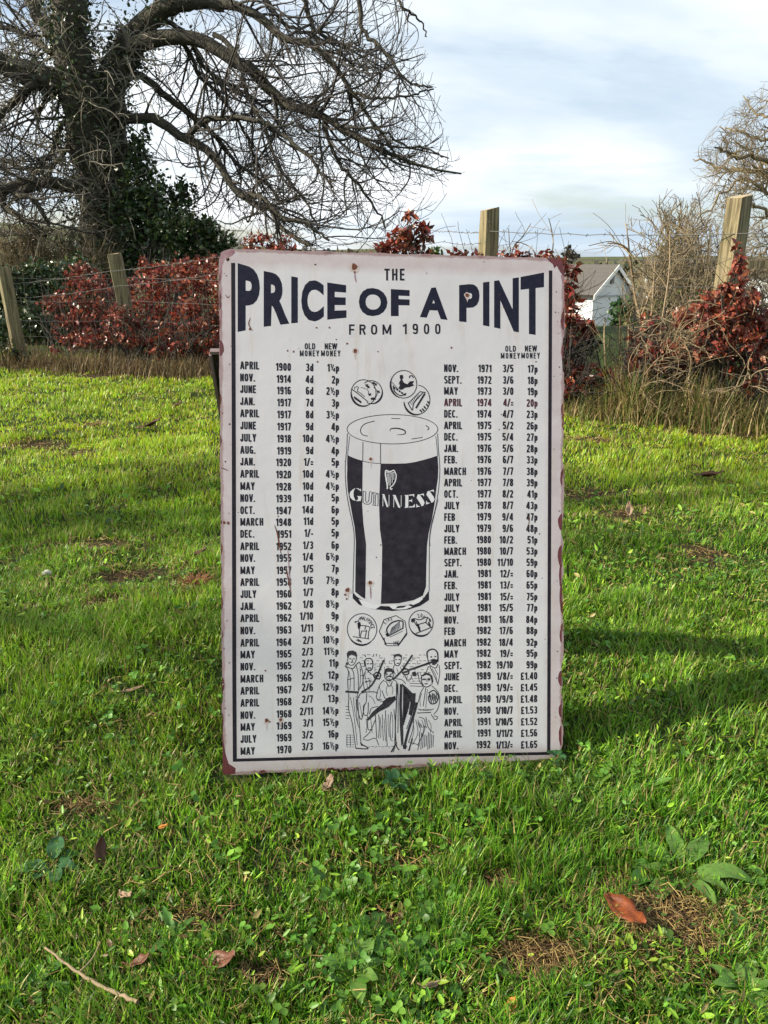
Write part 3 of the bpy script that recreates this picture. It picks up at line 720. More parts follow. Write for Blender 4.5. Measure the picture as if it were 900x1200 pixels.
blob(mb, [(445.9, 543.2), (460, 543.4), (475.9, 543), (486, 541.5), (496, 539), (505, 536.5), (512.7, 533.8), (513.6, 548), (513.2, 560), (511.3, 573), (509.3, 590), (506, 609.5), (502.4, 624.5), (500.4, 639.5), (499.6, 665), (499.2, 687.5), (495.5, 698), (485, 703.2), (467, 707), (446.3, 707.7), (447.3, 680), (447.8, 639.5), (445.2, 620), (444.2, 590)], Z1)
part('stout_fill', mb, M['stout'], pint)
mb = MB()
blob(mb, [(413.3, 694), (418, 699), (424, 703), (432, 706.5), (446, 710), (460, 710.8), (476, 709.5), (488, 706), (497, 700), (502.7, 692), (502.7, 703.2), (492.5, 710), (479, 714.2), (459.5, 716), (435.5, 713.7), (420.5, 708.5), (413.3, 701)], Z1 + .00003)
part('glass_base', mb, M['ink'], pint)
mb = MB()
blob(mb, [(420.3, 702), (428, 704.5), (434, 707), (446.5, 709.6), (440, 714), (433, 713), (425, 710)], Z2)
blob(mb, [(455.5, 710), (462, 708.5), (466, 710.5), (463, 713), (473, 712), (478, 709), (483, 711), (476, 713.6), (468, 714.4), (460, 713.6)], Z2)
blob(mb, [(480, 707), (486, 703.5), (494, 699.5), (495.5, 702), (491, 706), (484, 709)], Z2)
part('base_highlight', mb, M['whiteprint'], pint)
# harp
mb = MB(); hz = lambda l: [(400 + a / 7.5, 535 + b / 7.5) for a, b in l]
ribbon(mb, spl2(hz([(392, 118), (410, 128), (430, 132), (455, 122), (470, 126)])), 1.3); ribbon(mb, spl2(hz([(396, 135), (412, 142), (440, 145), (470, 138)])), .8)
ribbon(mb, spl2(hz([(390, 120), (388, 150), (392, 190), (400, 230), (405, 270), (402, 285)])), 1.5); ribbon(mb, spl2(hz([(468, 130), (482, 165), (476, 210), (455, 250), (430, 272), (436, 288), (448, 280)])), 1.2)
for a, b, c_, d_ in [(404, 150, 402, 215), (416, 150, 410, 240), (428, 152, 418, 255), (440, 150, 428, 258), (452, 148, 446, 235), (462, 150, 462, 205)]: ribbon(mb, hz([(a, b), (c_, d_)]), .6)
part('harp_emblem', mb, M['whiteprint'], pint)
# brand lettering
gz_ = lambda l: [(400 + a / 7.5, 535 + b / 7.5) for a, b in l]
mb = MB()
blob(mb, gz_([(125, 276), (100, 290), (78, 312), (72, 335), (80, 362), (100, 382), (125, 389), (118, 375), (108, 350), (106, 320), (112, 296)]))
blob(mb, gz_([(128, 276), (150, 280), (165, 290), (172, 282), (174, 308), (160, 296), (140, 284)])); blob(mb, gz_([(138, 346), (180, 350), (176, 356), (170, 390), (140, 392), (126, 389), (146, 380), (148, 358)]))
def nlet(x, y, w_, h_, dy):
    blob(mb, gz_([(x, y), (x + w_ * .30, y + dy * .3), (x + w_ * .85, y + h_ + dy), (x + w_ * .62, y + h_ + dy)])); ribbon(mb, gz_([(x + w_ * .12, y + 8), (x + w_ * .10, y + h_ - 4)]), .7); ribbon(mb, gz_([(x + w_ * .93, y + 4 + dy), (x + w_ * .92, y + h_ * .9 + dy)]), .7)
nlet(358, 330, 66, 112, 2); nlet(452, 338, 80, 112, 0)
blob(mb, gz_([(556, 340), (590, 337), (588, 448), (556, 452), (562, 440), (563, 350)])); blob(mb, gz_([(594, 337), (640, 330), (640, 356), (626, 342), (594, 345)])); blob(mb, gz_([(594, 440), (630, 435), (646, 415), (646, 445), (594, 448)])); blob(mb, gz_([(594, 385), (616, 380), (622, 370), (622, 405), (614, 392), (594, 394)]))
def slet(x, y, s, dy):
    f_ = lambda l: gz_([(x + a * s, y + b * s - a * dy) for a, b in l])
    blob(mb, f_([(8, 4), (22, 0), (30, 10), (62, 62), (70, 84), (60, 104), (44, 110), (36, 92), (14, 52), (0, 30)]))
    blob(mb, f_([(28, 2), (62, 0), (66, 26), (54, 12), (34, 8)])); blob(mb, f_([(-2, 78), (8, 98), (32, 108), (-4, 112)]))
slet(662, 334, 1.0, .15); slet(748, 306, 1.02, .25)
part('brand_lettering', mb, M['whiteprint'], pint)
mb = MB()
for l in ([(192, 304), (190, 400), (205, 416), (240, 420), (262, 400), (270, 312), (250, 308), (246, 318), (240, 392), (222, 404), (212, 392), (214, 308), (192, 304)], [(278, 316), (310, 322), (310, 330), (300, 334), (296, 424), (306, 430), (270, 426), (282, 416), (286, 332), (276, 326), (278, 316)], [(316, 324), (336, 328), (336, 432), (312, 432), (322, 420), (322, 336), (316, 324)]):
    ribbon(mb, gz_(l), .75)
part('brand_lettering', mb, M['ink'], pint)
# coins
def coin(cx_, cy_, r_, heavy, deco):
    mb = MB(); ribbon(mb, circ(cx_, cy_, r_, r_ * 1.05, 36), .95, closed=True)
    ribbon(mb, circ(cx_, cy_, r_ * 1.0, r_ * 1.08, 14, a0=heavy[0], a1=heavy[1], end=True), 2.4, taper=True, z=Z2 + .00003); deco(mb); return part('coin_drawing', mb, M['ink'])
q = lambda l: [(400 + a / 7.5, 425 + b / 7.5) for a, b in l]
def d1(mb):
    ribbon(mb, spl2(q([(90, 232), (150, 275), (235, 345)])), 1.1); ribbon(mb, spl2(q([(115, 235), (120, 215), (150, 215), (140, 250), (165, 265), (205, 300)])), .8); ribbon(mb, spl2(q([(170, 215), (230, 240), (240, 285)])), .6)
    for a in range(4): ribbon(mb, q([(112 + a * 16, 300 + a * 12), (132 + a * 14, 322 + a * 10)]), 2.2)
    for a, b in ((225, 200), (238, 215), (252, 280)): ribbon(mb, q([(a - 14, b - 8), (a + 10, b + 6)]), 1.6); ribbon(mb, q([(a + 8, b - 12), (a - 10, b + 12)]), .9)
def d2(mb):
    ribbon(mb, spl2(q([(282, 215), (318, 255), (300, 310)])), .6)
    for a, b in ((285, 180), (300, 190), (325, 256), (290, 315), (270, 318)): ribbon(mb, q([(a - 12, b - 8), (a + 12, b + 8)]), 1.7); ribbon(mb, q([(a + 8, b - 12), (a - 8, b + 12)]), .9)
coin(426, 460.3, 14.6, (1.2, 3.4), d1)
mb = MB(); ribbon(mb, circ(435, 459.5, 12.8, 13.5, 30, a0=-2.25, a1=2.0, end=True), .95); ribbon(mb, circ(435, 459.5, 13, 13.8, 12, a0=-.3, a1=1.6, end=True), 2.2, taper=True); d2(mb); part('coin_drawing', mb, M['ink'])
def d3(mb):
    blob(mb, q([(515, 108), (540, 108), (545, 130), (535, 150), (548, 175), (580, 190), (600, 165), (640, 160), (625, 185), (640, 200), (600, 215), (560, 220), (540, 235), (520, 240), (500, 225), (515, 200), (505, 180), (520, 150), (512, 130)]))
    ribbon(mb, spl2(q([(455, 200), (470, 255), (520, 290), (570, 270)])), 1.3)
    for a in range(5): ribbon(mb, q([(460 + a * 22, 215 + a * 15), (476 + a * 22, 228 + a * 15)]), 2.0)
    ribbon(mb, spl2(q([(600, 135), (600, 120), (620, 115), (635, 135)])), 1.3); ribbon(mb, q([(443, 170), (500, 235)]), .7)
coin(473, 450.3, 15.4, (1.9, 3.7), d3)
def d4(mb):
    ribbon(mb, spl2(q([(585, 350), (610, 400), (625, 415), (640, 350), (715, 265)])), 1.1); ribbon(mb, q([(590, 355), (690, 255)]), .9); ribbon(mb, q([(655, 400), (735, 270)]), 2.2); ribbon(mb, q([(690, 255), (740, 262)]), 1.2)
    for a in range(7): ribbon(mb, q([(600 + a * 13, 345 - a * 12), (622 + a * 10, 372 - a * 10)]), .6)
    for a, b in ((700, 425), (720, 415), (735, 395), (755, 375), (765, 350)): ribbon(mb, q([(a - 10, b - 12), (a + 8, b + 10)]), 1.8)
mb = MB(); ribbon(mb, circ(488.5, 468.5, 15.2, 17.2, 32, a0=-1.45, a1=3.0, end=True), .95); ribbon(mb, circ(488.2, 468.7, 15.2, 17.4, 14, a0=1.3, a1=3.0, end=True), 2.4, taper=True); d4(mb); part('coin_drawing', mb, M['ink'])
q5 = lambda l: [(400 + a / 7.5, 690 + b / 7.5) for a, b in l]
def arc_text(mb, s, cx_, cy_, r_, a0, a1, cap):
    for i, ch in enumerate(s):
        a = R(a0 + (a1 - a0) * (i / (len(s) - 1))); v, f, l_, h_ = glyph(ch); k = cap / CAPH; vv = []
        for gx, gy in v:
            lx = (gx - (l_ + h_) / 2) * k * .7; ly = r_ + gy * k; x = cx_ + ly * math.sin(a) + lx * math.cos(a); y = cy_ - (ly * math.cos(a) - lx * math.sin(a)); p_ = LP(x, y); vv.append((p_[0], p_[1], Z2))
        mb.add(vv, f)
def d5(mb):
    ribbon(mb, spl2(q5([(130, 300), (118, 290), (145, 285), (155, 300), (165, 320), (215, 325), (250, 340), (240, 380), (235, 435)])), 1.0); blob(mb, q5([(140, 300), (165, 290), (172, 320), (160, 355), (145, 350)]))
    for a, b, c_, d_ in ((158, 350, 158, 418), (178, 370, 165, 425), (222, 360, 208, 430), (178, 370, 225, 372), (100, 420, 160, 428), (160, 428, 245, 440), (130, 450, 180, 470), (150, 465, 150, 445), (140, 440, 175, 462), (215, 325, 205, 360)): ribbon(mb, q5([(a, b), (c_, d_)]), 1.0)
    ribbon(mb, spl2(q5([(148, 285), (160, 260), (180, 250)])), .8); arc_text(mb, 'HALFPENCE', 424.2, 737.3, 10.6, -5, 82, 4.4)
coin(424.2, 737.2, 17.3, (.9, 2.6), d5)
mb = MB(); hp = q5([(480, 235), (560, 285), (575, 385), (510, 480), (392, 480), (333, 375), (375, 270)]); ribbon(mb, hp, 1.0, closed=True)
ribbon(mb, q5([(333, 375), (345, 400), (398, 500), (500, 500), (575, 400), (575, 385)]), 1.0); blob(mb, q5([(480, 480), (512, 480), (575, 392), (575, 402), (502, 502)])); ribbon(mb, q5([(375, 430), (385, 495)]), 1.0)
ribbon(mb, spl2(q5([(405, 400), (400, 350), (440, 300), (500, 278)])), 1.6); ribbon(mb, q5([(410, 415), (545, 345)]), 1.3); ribbon(mb, spl2(q5([(500, 278), (540, 290), (540, 345)])), 1.5); blob(mb, q5([(385, 395), (415, 388), (425, 415), (400, 422)]))
for a in range(8): ribbon(mb, q5([(425 + a * 13, 400 - a * 7), (445 + a * 9, 340 - a * 8)]), .75)
ribbon(mb, q5([(425, 425), (540, 370)]), .6); arc_text(mb, 'EIRE', 461, 738, 11.2, -52, -10, 4.0)
for s, a in zip('1986', (160, 172, 184, 196)): pass
arc_text(mb, '1982', 461, 740, -15.5, -28, -2, 3.6); part('coin_drawing', mb, M['ink'])
def d7(mb):
    arc_text(mb, '20p', 493, 731, 7.5, -16, 26, 4.6)
    ribbon(mb, spl2(q5([(615, 290), (622, 268), (645, 262), (690, 272), (745, 250), (770, 262), (785, 285)])), 1.1); blob(mb, q5([(612, 265), (645, 262), (650, 280), (625, 300), (618, 285)]))
    for a, b, c_, d_ in ((655, 285, 690, 370), (675, 312, 692, 350), (670, 315, 740, 295), (740, 295, 782, 335), (755, 255, 742, 295), (765, 290, 775, 325), (655, 392, 800, 335), (640, 290, 665, 330)): ribbon(mb, q5([(a, b), (c_, d_)]), 1.1)
    ribbon(mb, q5([(668, 310), (690, 372)]), 2.2); ribbon(mb, q5([(768, 295), (782, 335)]), 2.0); ribbon(mb, q5([(775, 265), (783, 290)]), 2.0)
coin(493.3, 730, 14.2, (.7, 2.7), d7)
# musicians in line art
u = lambda l: [(390 + a / 6.4286, 750 + b / 6.4286) for a, b in l]
mb = MB()
def ln(l, w_=.75, s=True): ribbon(mb, spl2(u(l)) if s and len(l) > 2 else u(l), w_ * 1.15, taper=False)
# standing man at left
blob(mb, u([(108, 130), (104, 100), (120, 82), (150, 78), (176, 90), (184, 115), (178, 140), (168, 120), (140, 112), (122, 120), (116, 145)]))
ln([(110, 140), (116, 175), (132, 190), (155, 185), (172, 160), (178, 135)]); ln([(125, 142), (138, 140)], 1.0); ln([(152, 142), (165, 140)], 1.0); ln([(134, 168), (155, 166)], .9); ln([(145, 142), (147, 158), (140, 160)], .6)
ln([(95, 205), (105, 170), (112, 190)], 1.0); ln([(100, 200), (150, 215), (175, 185), (200, 165)], .9); ln([(100, 200), (118, 240), (112, 300), (115, 380)]); ln([(140, 212), (158, 260), (160, 380)]); ln([(175, 190), (190, 260), (192, 380)]); ln([(200, 165), (222, 230), (225, 320), (190, 385)]); ln([(95, 388), (195, 395)], 2.2)
ln([(110, 300), (160, 285)]); ln([(118, 400), (120, 440), (118, 520), (145, 620), (160, 720), (172, 815)]); ln([(185, 400), (190, 500), (200, 640), (212, 780)]); ln([(172, 815), (255, 820), (258, 808), (215, 785)], 1.2); blob(mb, u([(205, 770), (218, 775), (225, 800), (212, 795)])); ln([(155, 430), (165, 540), (195, 660)], .5)
for yy in range(500, 600, 22): ln([(96, yy), (125, yy + 4)], .6)
# seated fiddler (2)
ln([(245, 200), (238, 165), (252, 142), (285, 140), (300, 165), (300, 205), (285, 228), (262, 228), (248, 205)], 1.1); ln([(256, 180), (270, 178)], 1.1); ln([(282, 180), (294, 178)], 1.1); ln([(262, 212), (288, 210)], 1.2); ln([(240, 160), (244, 200)], 1.8)
ln([(245, 235), (228, 290), (235, 360), (250, 390)]); ln([(262, 232), (300, 260), (330, 240)]); ln([(215, 395), (300, 330), (385, 150)], 1.9); ln([(305, 265), (330, 245), (360, 260), (350, 290), (320, 290), (305, 265)], 1.3); ln([(320, 275), (350, 268)], 1.8); ln([(240, 320), (290, 300)]); ln([(190, 440), (215, 400), (300, 390), (340, 400)], .9); ln([(180, 445), (185, 520), (215, 600), (240, 480)], .8); ln([(255, 400), (250, 470), (230, 500), (235, 560), (262, 560), (268, 470)], .8); ln([(225, 745), (265, 755), (320, 740), (345, 790)]); ln([(230, 740), (280, 690), (320, 600)]); ln([(262, 570), (265, 670), (300, 672)]); ln([(320, 560), (330, 740)])
# seated guitarist (3)
blob(mb, u([(385, 250), (390, 222), (415, 208), (445, 215), (460, 240), (455, 265), (440, 240), (410, 240), (395, 262)])); ln([(388, 250), (395, 290), (420, 308), (445, 295), (457, 262)], .9); blob(mb, u([(400, 275), (425, 268), (448, 272), (440, 282), (420, 278), (404, 286)])); ln([(402, 258), (415, 256)], 1.2); ln([(430, 256), (444, 256)], 1.2); ln([(410, 300), (438, 300)], 1)
ln([(385, 300), (355, 335), (335, 390), (330, 440), (370, 450)]); ln([(400, 310), (425, 350), (450, 312)]); ln([(455, 300), (480, 320), (490, 420)]); ln([(370, 380), (395, 440), (430, 430)])
blob(mb, u([(255, 600), (300, 540), (370, 480), (440, 430), (470, 420), (475, 450), (420, 505), (350, 540), (300, 580), (262, 612)])); ln([(375, 470), (420, 440), (470, 430)], 1.5); ln([(340, 500), (290, 515), (275, 560)]); ln([(330, 450), (380, 470), (400, 510)])
ln([(345, 560), (350, 640), (345, 740)]); ln([(395, 530), (400, 620), (405, 740), (410, 800)]); ln([(440, 540), (430, 640), (435, 740), (450, 760)]); ln([(460, 520), (470, 640), (465, 780)]); ln([(372, 560), (375, 640), (380, 760)], .6)
# standing (4) behind
blob(mb, u([(455, 115), (475, 105), (500, 103), (520, 115), (520, 140), (505, 125), (480, 122), (465, 135)])); ln([(460, 130), (465, 175), (485, 195), (505, 180), (518, 135)], .9); ln([(470, 148), (482, 146)], 1.0); ln([(495, 146), (508, 146)], 1.0); ln([(480, 176), (500, 174)], 1.0); ln([(465, 185), (455, 220), (470, 260)]); ln([(450, 300), (520, 230), (600, 112)], 1.9)
ln([(520, 235), (545, 215), (572, 232), (565, 258), (535, 258), (520, 240)], 1.4); ln([(530, 245), (565, 235)], 2.0); ln([(520, 190), (545, 215)]); ln([(540, 260), (560, 300), (590, 290), (590, 260)]); ln([(470, 290), (520, 300), (550, 330)])
# flute player (5)
ln([(712, 130), (710, 95), (728, 75), (760, 70), (785, 90), (792, 130), (790, 165)], 1.5); ln([(712, 130), (722, 175), (745, 200), (775, 210), (792, 180)], .9); blob(mb, u([(730, 150), (760, 140), (790, 150), (785, 175), (765, 190), (745, 185), (752, 165)])); ln([(735, 128), (748, 126)], 1.2); ln([(765, 124), (778, 124)], 1.2); ln([(575, 225), (650, 200), (730, 172), (795, 150)], 2.2)
ln([(730, 200), (760, 260), (790, 330)]); ln([(800, 190), (805, 250), (790, 340)]); ln([(640, 240), (650, 300), (680, 350)]); blob(mb, u([(595, 245), (620, 235), (632, 255), (625, 275), (600, 270)])); ln([(575, 325), (680, 330)], .6); ln([(580, 345), (680, 350)], .6); ln([(720, 200), (700, 250)])
# piper / harper (6)
blob(mb, u([(670, 270), (690, 248), (725, 248), (750, 270), (757, 310), (745, 340), (742, 300), (730, 270), (700, 262), (680, 275)])); ln([(668, 275), (670, 320), (690, 350), (715, 352), (742, 335)], 1.0); ln([(676, 296), (700, 296)], 1.7); ln([(712, 296), (735, 298)], 1.7); ln([(690, 330), (715, 328)], 1.1)
ln([(685, 355), (660, 400), (640, 470), (600, 500)]); ln([(745, 345), (790, 390), (805, 450), (790, 520), (760, 560)]); ln([(700, 360), (690, 430), (680, 500)]); ln([(640, 520), (700, 530), (760, 520)]); ln([(635, 550), (740, 545)], .9); ln([(720, 400), (760, 380), (795, 420), (780, 470), (740, 480), (720, 440), (730, 410)], 1.2)
for k in range(7): ln([(725 + k * 9, 400 + (k % 3) * 8), (735 + k * 8, 450 + (k % 2) * 30)], .8)
ln([(740, 560), (770, 600), (790, 580), (760, 570)]); ln([(610, 590), (600, 680), (570, 770)]); ln([(650, 580), (690, 600), (690, 680), (640, 790)]); ln([(700, 580), (720, 660), (760, 700)]); ln([(625, 600), (640, 700), (600, 790)], .6); ln([(570, 770), (640, 790), (640, 830)])
for k in range(9): ln([(655 + k * 13, 690 + (k * 37) % 30), (650 + k * 13, 800 + (k * 53) % 30)], .7)
for k in range(4): ln([(640 + k * 20, 620 + k * 10), (655 + k * 18, 660)], .8)
# tall harp
blob(mb, u([(505, 330), (525, 335), (520, 500), (530, 640), (532, 780), (515, 800), (505, 660), (500, 480)])); ln([(480, 330), (478, 500), (470, 660), (478, 790), (500, 830)], 1.1); ln([(490, 325), (492, 500), (490, 700)], .8); blob(mb, u([(520, 325), (560, 360), (600, 400), (625, 400), (620, 480), (590, 570), (570, 560), (585, 470), (560, 420), (530, 360)]))
for k in range(7): ln([(535 + k * 8, 360 + k * 10), (532 + k * 6, 640 - k * 20)], 1.5 - .08 * k, False)
ln([(635, 470), (610, 560), (570, 680), (540, 800)], 2.6); ln([(622, 470), (595, 560), (555, 670)], .8); blob(mb, u([(525, 790), (545, 780), (560, 800), (548, 825), (530, 820)])); ln([(440, 845), (480, 770)], 1.6); ln([(572, 835), (600, 740)], 1.5); ln([(455, 845), (470, 800)], .8)
for a in ([(120, 230), (132, 300), (128, 375)], [(205, 200), (208, 290), (200, 370)], [(132, 430), (150, 520), (168, 640), (184, 790)], [(176, 420), (176, 520), (188, 640)], [(238, 260), (250, 300), (262, 360)], [(270, 290), (278, 330), (272, 385)], [(200, 470), (214, 540), (222, 590)], [(270, 420), (300, 440), (318, 480)], [(250, 590), (256, 650), (250, 700)], [(284, 575), (290, 640), (296, 700)], [(350, 350), (360, 400), (352, 440)], [(436, 330), (452, 370), (446, 410)], [(412, 340), (402, 380), (412, 420)], [(356, 580), (362, 660), (360, 740)], [(418, 560), (416, 640), (424, 730)], [(448, 560), (452, 640), (448, 740)], [(386, 590), (390, 670), (396, 760)], [(480, 210), (490, 240), (486, 280)], [(506, 200), (524, 240)], [(560, 270), (556, 310)], [(748, 215), (776, 270), (782, 320)], [(768, 215), (790, 260)], [(660, 250), (672, 300)], [(668, 400), (656, 450), (660, 500)], [(712, 370), (706, 430), (700, 510)], [(655, 530), (700, 520), (740, 530)], [(640, 600), (660, 660), (650, 720)], [(670, 600), (684, 660), (668, 740)], [(604, 610), (610, 690), (588, 760)], [(720, 600), (740, 650), (730, 720)], [(760, 400), (775, 430), (765, 460)], [(745, 400), (752, 430), (742, 462)]): ln(a, .5)
# brick wall hatching behind and floor
rq = random.Random(3)
for yy in range(112, 330, 22):
    for xx in list(range(205, 450, 36)) + list(range(530, 720, 34)):
        if rq.random() < .62: x_ = xx + (yy // 22 % 2) * 16; ln([(x_, yy + rq.uniform(-2, 2)), (x_ + rq.uniform(14, 28), yy + rq.uniform(-2, 2))], .5); 
        if rq.random() < .3: ln([(xx + 4, yy), (xx + 4, yy + 16)], .45)
for yy in range(715, 815, 18):
    for xx in (105, 125, 145): ln([(xx, yy), (xx + 14, yy + 1)], .55)
for k in range(9): xx = 240 + k * 25; ln([(xx, 800 + (k % 2) * 8), (xx + 18, 802)], .5)
ln([(105, 715), (105, 800)], .6); ln([(130, 715), (132, 800)], .6); ln([(240, 110), (246, 130)], .6); ln([(310, 105), (300, 128)], .7); ln([(330, 105), (326, 122)], .7)
part('musicians_drawing', mb, M['grayink'])
# paint chips at edges, rust spots and scratches
def chip(pts, m='maroon', z=Z1): 
    mb = MB(); fill(mb, [[(min(max(a, .0002), SW - .0002), min(max(b, .0002), SH - .0002)) for a, b in px2(pts)]], z); part('paint_chip' if m != 'rust' else 'rust_spot', mb, M[m])
def half(x, y, rx, ry, sgn, m='maroon'):
    pts = [(x + sgn * rx * math.sin(a) * rng.uniform(.85, 1.1), y + ry * math.cos(a)) for a in np.linspace(0, math.pi, 9)]; chip(pts + [(x - sgn * .3, y - ry), (x - sgn * .3, y + ry)][::1], m)
half(257.8, 408, 4.6, 9.5, 1); half(259.3, 802, 3.8, 9, 1); half(259.6, 845, 2.5, 11, 1); half(258.3, 612, 1.8, 3, 1)
half(658.4, 612, 4.6, 10, -1); half(658, 652, 4.6, 13, -1); half(657.6, 675, 2.5, 14, -1); half(658, 795, 4.6, 9, -1); half(658, 833, 3.3, 8, -1); half(658.6, 700, 3.2, 16, -1); half(658, 745, 2.4, 8, -1); half(658.6, 560, 2.2, 9, -1); half(659.4, 480, 2.0, 7, -1); half(657.6, 862, 3.0, 12, -1); half(660.6, 376, 3.6, 11, -1); half(660, 412, 2.5, 8, -1)
chip([(258.5, 852), (261, 856), (262, 870), (264.5, 884), (268, 895), (276, 900), (276, 906.5), (268, 908), (261, 907.5), (259.5, 890)]); chip([(604, 897), (612, 893), (622, 894.5), (632, 894), (641, 890), (638, 895), (620, 898), (606, 899)])
chip([(258.6, 296), (263, 293.5), (274, 292.6), (276, 296), (271, 300.5), (264, 303), (260.5, 311), (259.5, 325), (258, 334), (257.3, 312)], 'rose'); chip([(257.6, 334), (259.3, 330), (259.2, 350), (260.5, 366), (258.4, 396), (257.9, 365)], 'rose')
chip([(641, 302.5), (652, 302.8), (659, 306), (661.2, 318), (660.5, 324), (656.5, 319), (652.5, 311.5), (649.5, 314.5), (647.8, 309.5), (643, 306)], 'maroon')
chip([(657, 323), (661, 320), (661.2, 350), (660.2, 372), (659.5, 345), (658.5, 330)], 'rose')
for k in range(5): x0 = 376 + k * 14; chip([(x0 - 6, 905.4 - k * .55), (x0 - 3, 901.8 - k * .5), (x0, 900.6 - k * .5), (x0 + 4, 902 - k * .5), (x0 + 6, 905.6 - k * .55)])
for k in range(14):
    x0 = rng.uniform(275, 640); wd_ = rng.uniform(4, 18); y0 = 293.4 + (x0 - 262) / 395 * 8.6; chip([(x0, y0), (x0 + wd_ * .3, y0 + rng.uniform(.8, 2.4)), (x0 + wd_ * .7, y0 + rng.uniform(.5, 1.8)), (x0 + wd_, y0 + wd_ * .02), (x0 + wd_ * .5, y0 - .4)], 'rose')
for k in range(26):
    sd_ = rng.random(); y0 = rng.uniform(320, 880); hh = rng.uniform(3, 12); x_ = (257.3 + (y0 - 294) * .0045) if sd_ < .5 else (661.2 - (y0 - 303) * .005); sg = 1 if sd_ < .5 else -1; dpt = rng.uniform(.8, 2.6)
    chip([(x_ - sg * .5, y0 - hh), (x_ + sg * dpt * rng.uniform(.4, 1), y0 - hh * .5), (x_ + sg * dpt, y0), (x_ + sg * dpt * rng.uniform(.4, 1), y0 + hh * .4), (x_ - sg * .5, y0 + hh)], rng.choice(['maroon', 'rose', 'rust']), Z1)
for k in range(18):
    x0 = rng.uniform(275, 640); y0 = 906.5 - (x0 - 262) / 395 * 15; wd_ = rng.uniform(2, 9); chip([(x0 - wd_, y0 + 1), (x0 - wd_ * .4, y0 - rng.uniform(.8, 2.4)), (x0 + wd_ * .3, y0 - rng.uniform(.8, 2.8)), (x0 + wd_, y0 + .6)], rng.choice(['maroon', 'rust', 'rose']), Z1)
def rspot(x, y, r_, m='rust'):
    if r_ > 1.9:
        chip([(x + r_ * rng.uniform(1.1, 1.9) * math.cos(a), y + r_ * (.3 + rng.uniform(1.1, 1.8) * math.sin(a))) for a in np.linspace(0, 2 * math.pi, 11, endpoint=False)], 'stain', Z2); h_ = rng.uniform(5, 13)
        chip([(x - r_ * .5, y), (x + r_ * .6, y), (x + r_ * .35, y + h_ * .6), (x + .2, y + h_), (x - r_ * .3, y + h_ * .5)], 'stain', Z2 + .00002)
    chip([(x + r_ * rng.uniform(.6, 1.15) * math.cos(a), y + r_ * rng.uniform(.6, 1.2) * math.sin(a)) for a in np.linspace(0, 2 * math.pi, 9, endpoint=False)], m, Z3)
for x, y, r_ in [(415, 312.5, 4.2), (415.6, 319, 1.6), (416, 411, 2.8), (434.5, 538, 2.0), (547.5, 346, 2.6), (407.5, 691.5, 3.0), (404.5, 697, 1.6), (406, 702, 1.2), (434, 683, 2.6), (312.5, 844.6, 2.6), (316, 846, 1.3), (329, 843.5, 2.2), (326, 605, 1.1), (264, 541, 1.2), (262.8, 612.5, 1.8), (267.5, 613, 1.8), (529, 407.5, 1.2), (446, 638.5, 1.0), (441, 653, 1.0), (443, 412, 1.0), (369.5, 310, 1.2), (371, 384, 1.3), (386, 384, 1.3), (292.6, 386, 1.6), (406.7, 402.5, 1.4), (344, 412, 1.4), (337, 411, 1.2), (651, 366, .9), (269, 427, 1.0), (269, 497, 1.2), (337, 560, .8), (311, 786, 1.2), (372, 424, 1.2), (628, 424, 1.0), (264, 830, .9), (268, 838, .8), (262.5, 760, .9), (500, 320, .7), (590, 360, 1.0), (585.5, 345, .8)]: rspot(x, y, r_)
for k in range(70):
    x_, y_ = (rng.uniform(262, 656), rng.uniform(300, 890)) if k < 40 else (rng.choice([rng.uniform(260, 271), rng.uniform(648, 657)]), rng.uniform(300, 890))
    rspot(x_, y_, rng.choice([.45, .5, .6, .7, .9]), rng.choice(['rust', 'maroon', 'grayink', 'stain']))
def scratch(pts, w_, m='rust'): mb = MB(); ribbon(mb, spl2(pts, 10), w_, Z3, taper=True); part('scratch', mb, M[m])
scratch([(321.5, 615), (325, 625), (327, 637), (329.5, 650)], 1.8); scratch([(335, 663), (336.5, 672), (339, 684), (341.5, 700)], 1.6); scratch([(293.5, 372), (291.5, 380), (296, 388)], 1.3); scratch([(415.5, 318), (416.3, 326), (417.5, 331)], 1.6, 'rose')
scratch([(434, 686), (434.3, 694), (434.6, 702)], 1.6, 'rose'); scratch([(264, 345), (267, 349), (269, 346)], 1.0); scratch([(258.5, 548), (263, 549.5), (268, 552)], 1.2); scratch([(618, 620), (620, 610), (617, 600)], .9); scratch([(583, 886), (588, 892), (591, 898)], .9); scratch([(337, 640), (338.5, 665), (341, 690)], 1.0, 'rose')

# ------------------------------------------------------------------ board holding the sign up from behind
M['dark'] = mat('dark_painted_metal', (.012, .006, .006), .4, noise=(20, .4, (.04, .016, .014)), spec=.5)
M['rim'] = mat('worn_metal_rim', (.22, .15, .14), .4, noise=(40, .5, (.10, .06, .05)), spec=.6)
bt = W(246.5, 413, 1.505); prop = thing('prop_board', 'dark brown metal board with pale rim leaning behind the tin sign', 'board', (bt[0], 1.80, 0))
def box(mb, c, ax, s):
    c = np.array(c, float); ax = [np.array(a, float) for a in ax]; vs = [c + ax[0] * s[0] * i + ax[1] * s[1] * j + ax[2] * s[2] * k for i in (-.5, .5) for j in (-.5, .5) for k in (-.5, .5)]
    mb.add(vs, [(0, 1, 3, 2), (4, 6, 7, 5), (0, 4, 5, 1), (2, 3, 7, 6), (0, 2, 6, 4), (1, 5, 7, 3)])
tl = np.array([0, bt[1] - 1.80, bt[2]]); up_ = tl - np.array([.012, 0, -.01]); Lb = np.linalg.norm(up_); up_ /= Lb; rt = np.array([1, .10, -.01]); rt /= np.linalg.norm(rt); nn = np.cross(rt, up_)
mb = MB(); box(mb, tl - up_ * Lb / 2 + rt * .30, (rt, up_, nn), (.594, Lb, .006)); part('board_face', mb, M['dark'], prop)
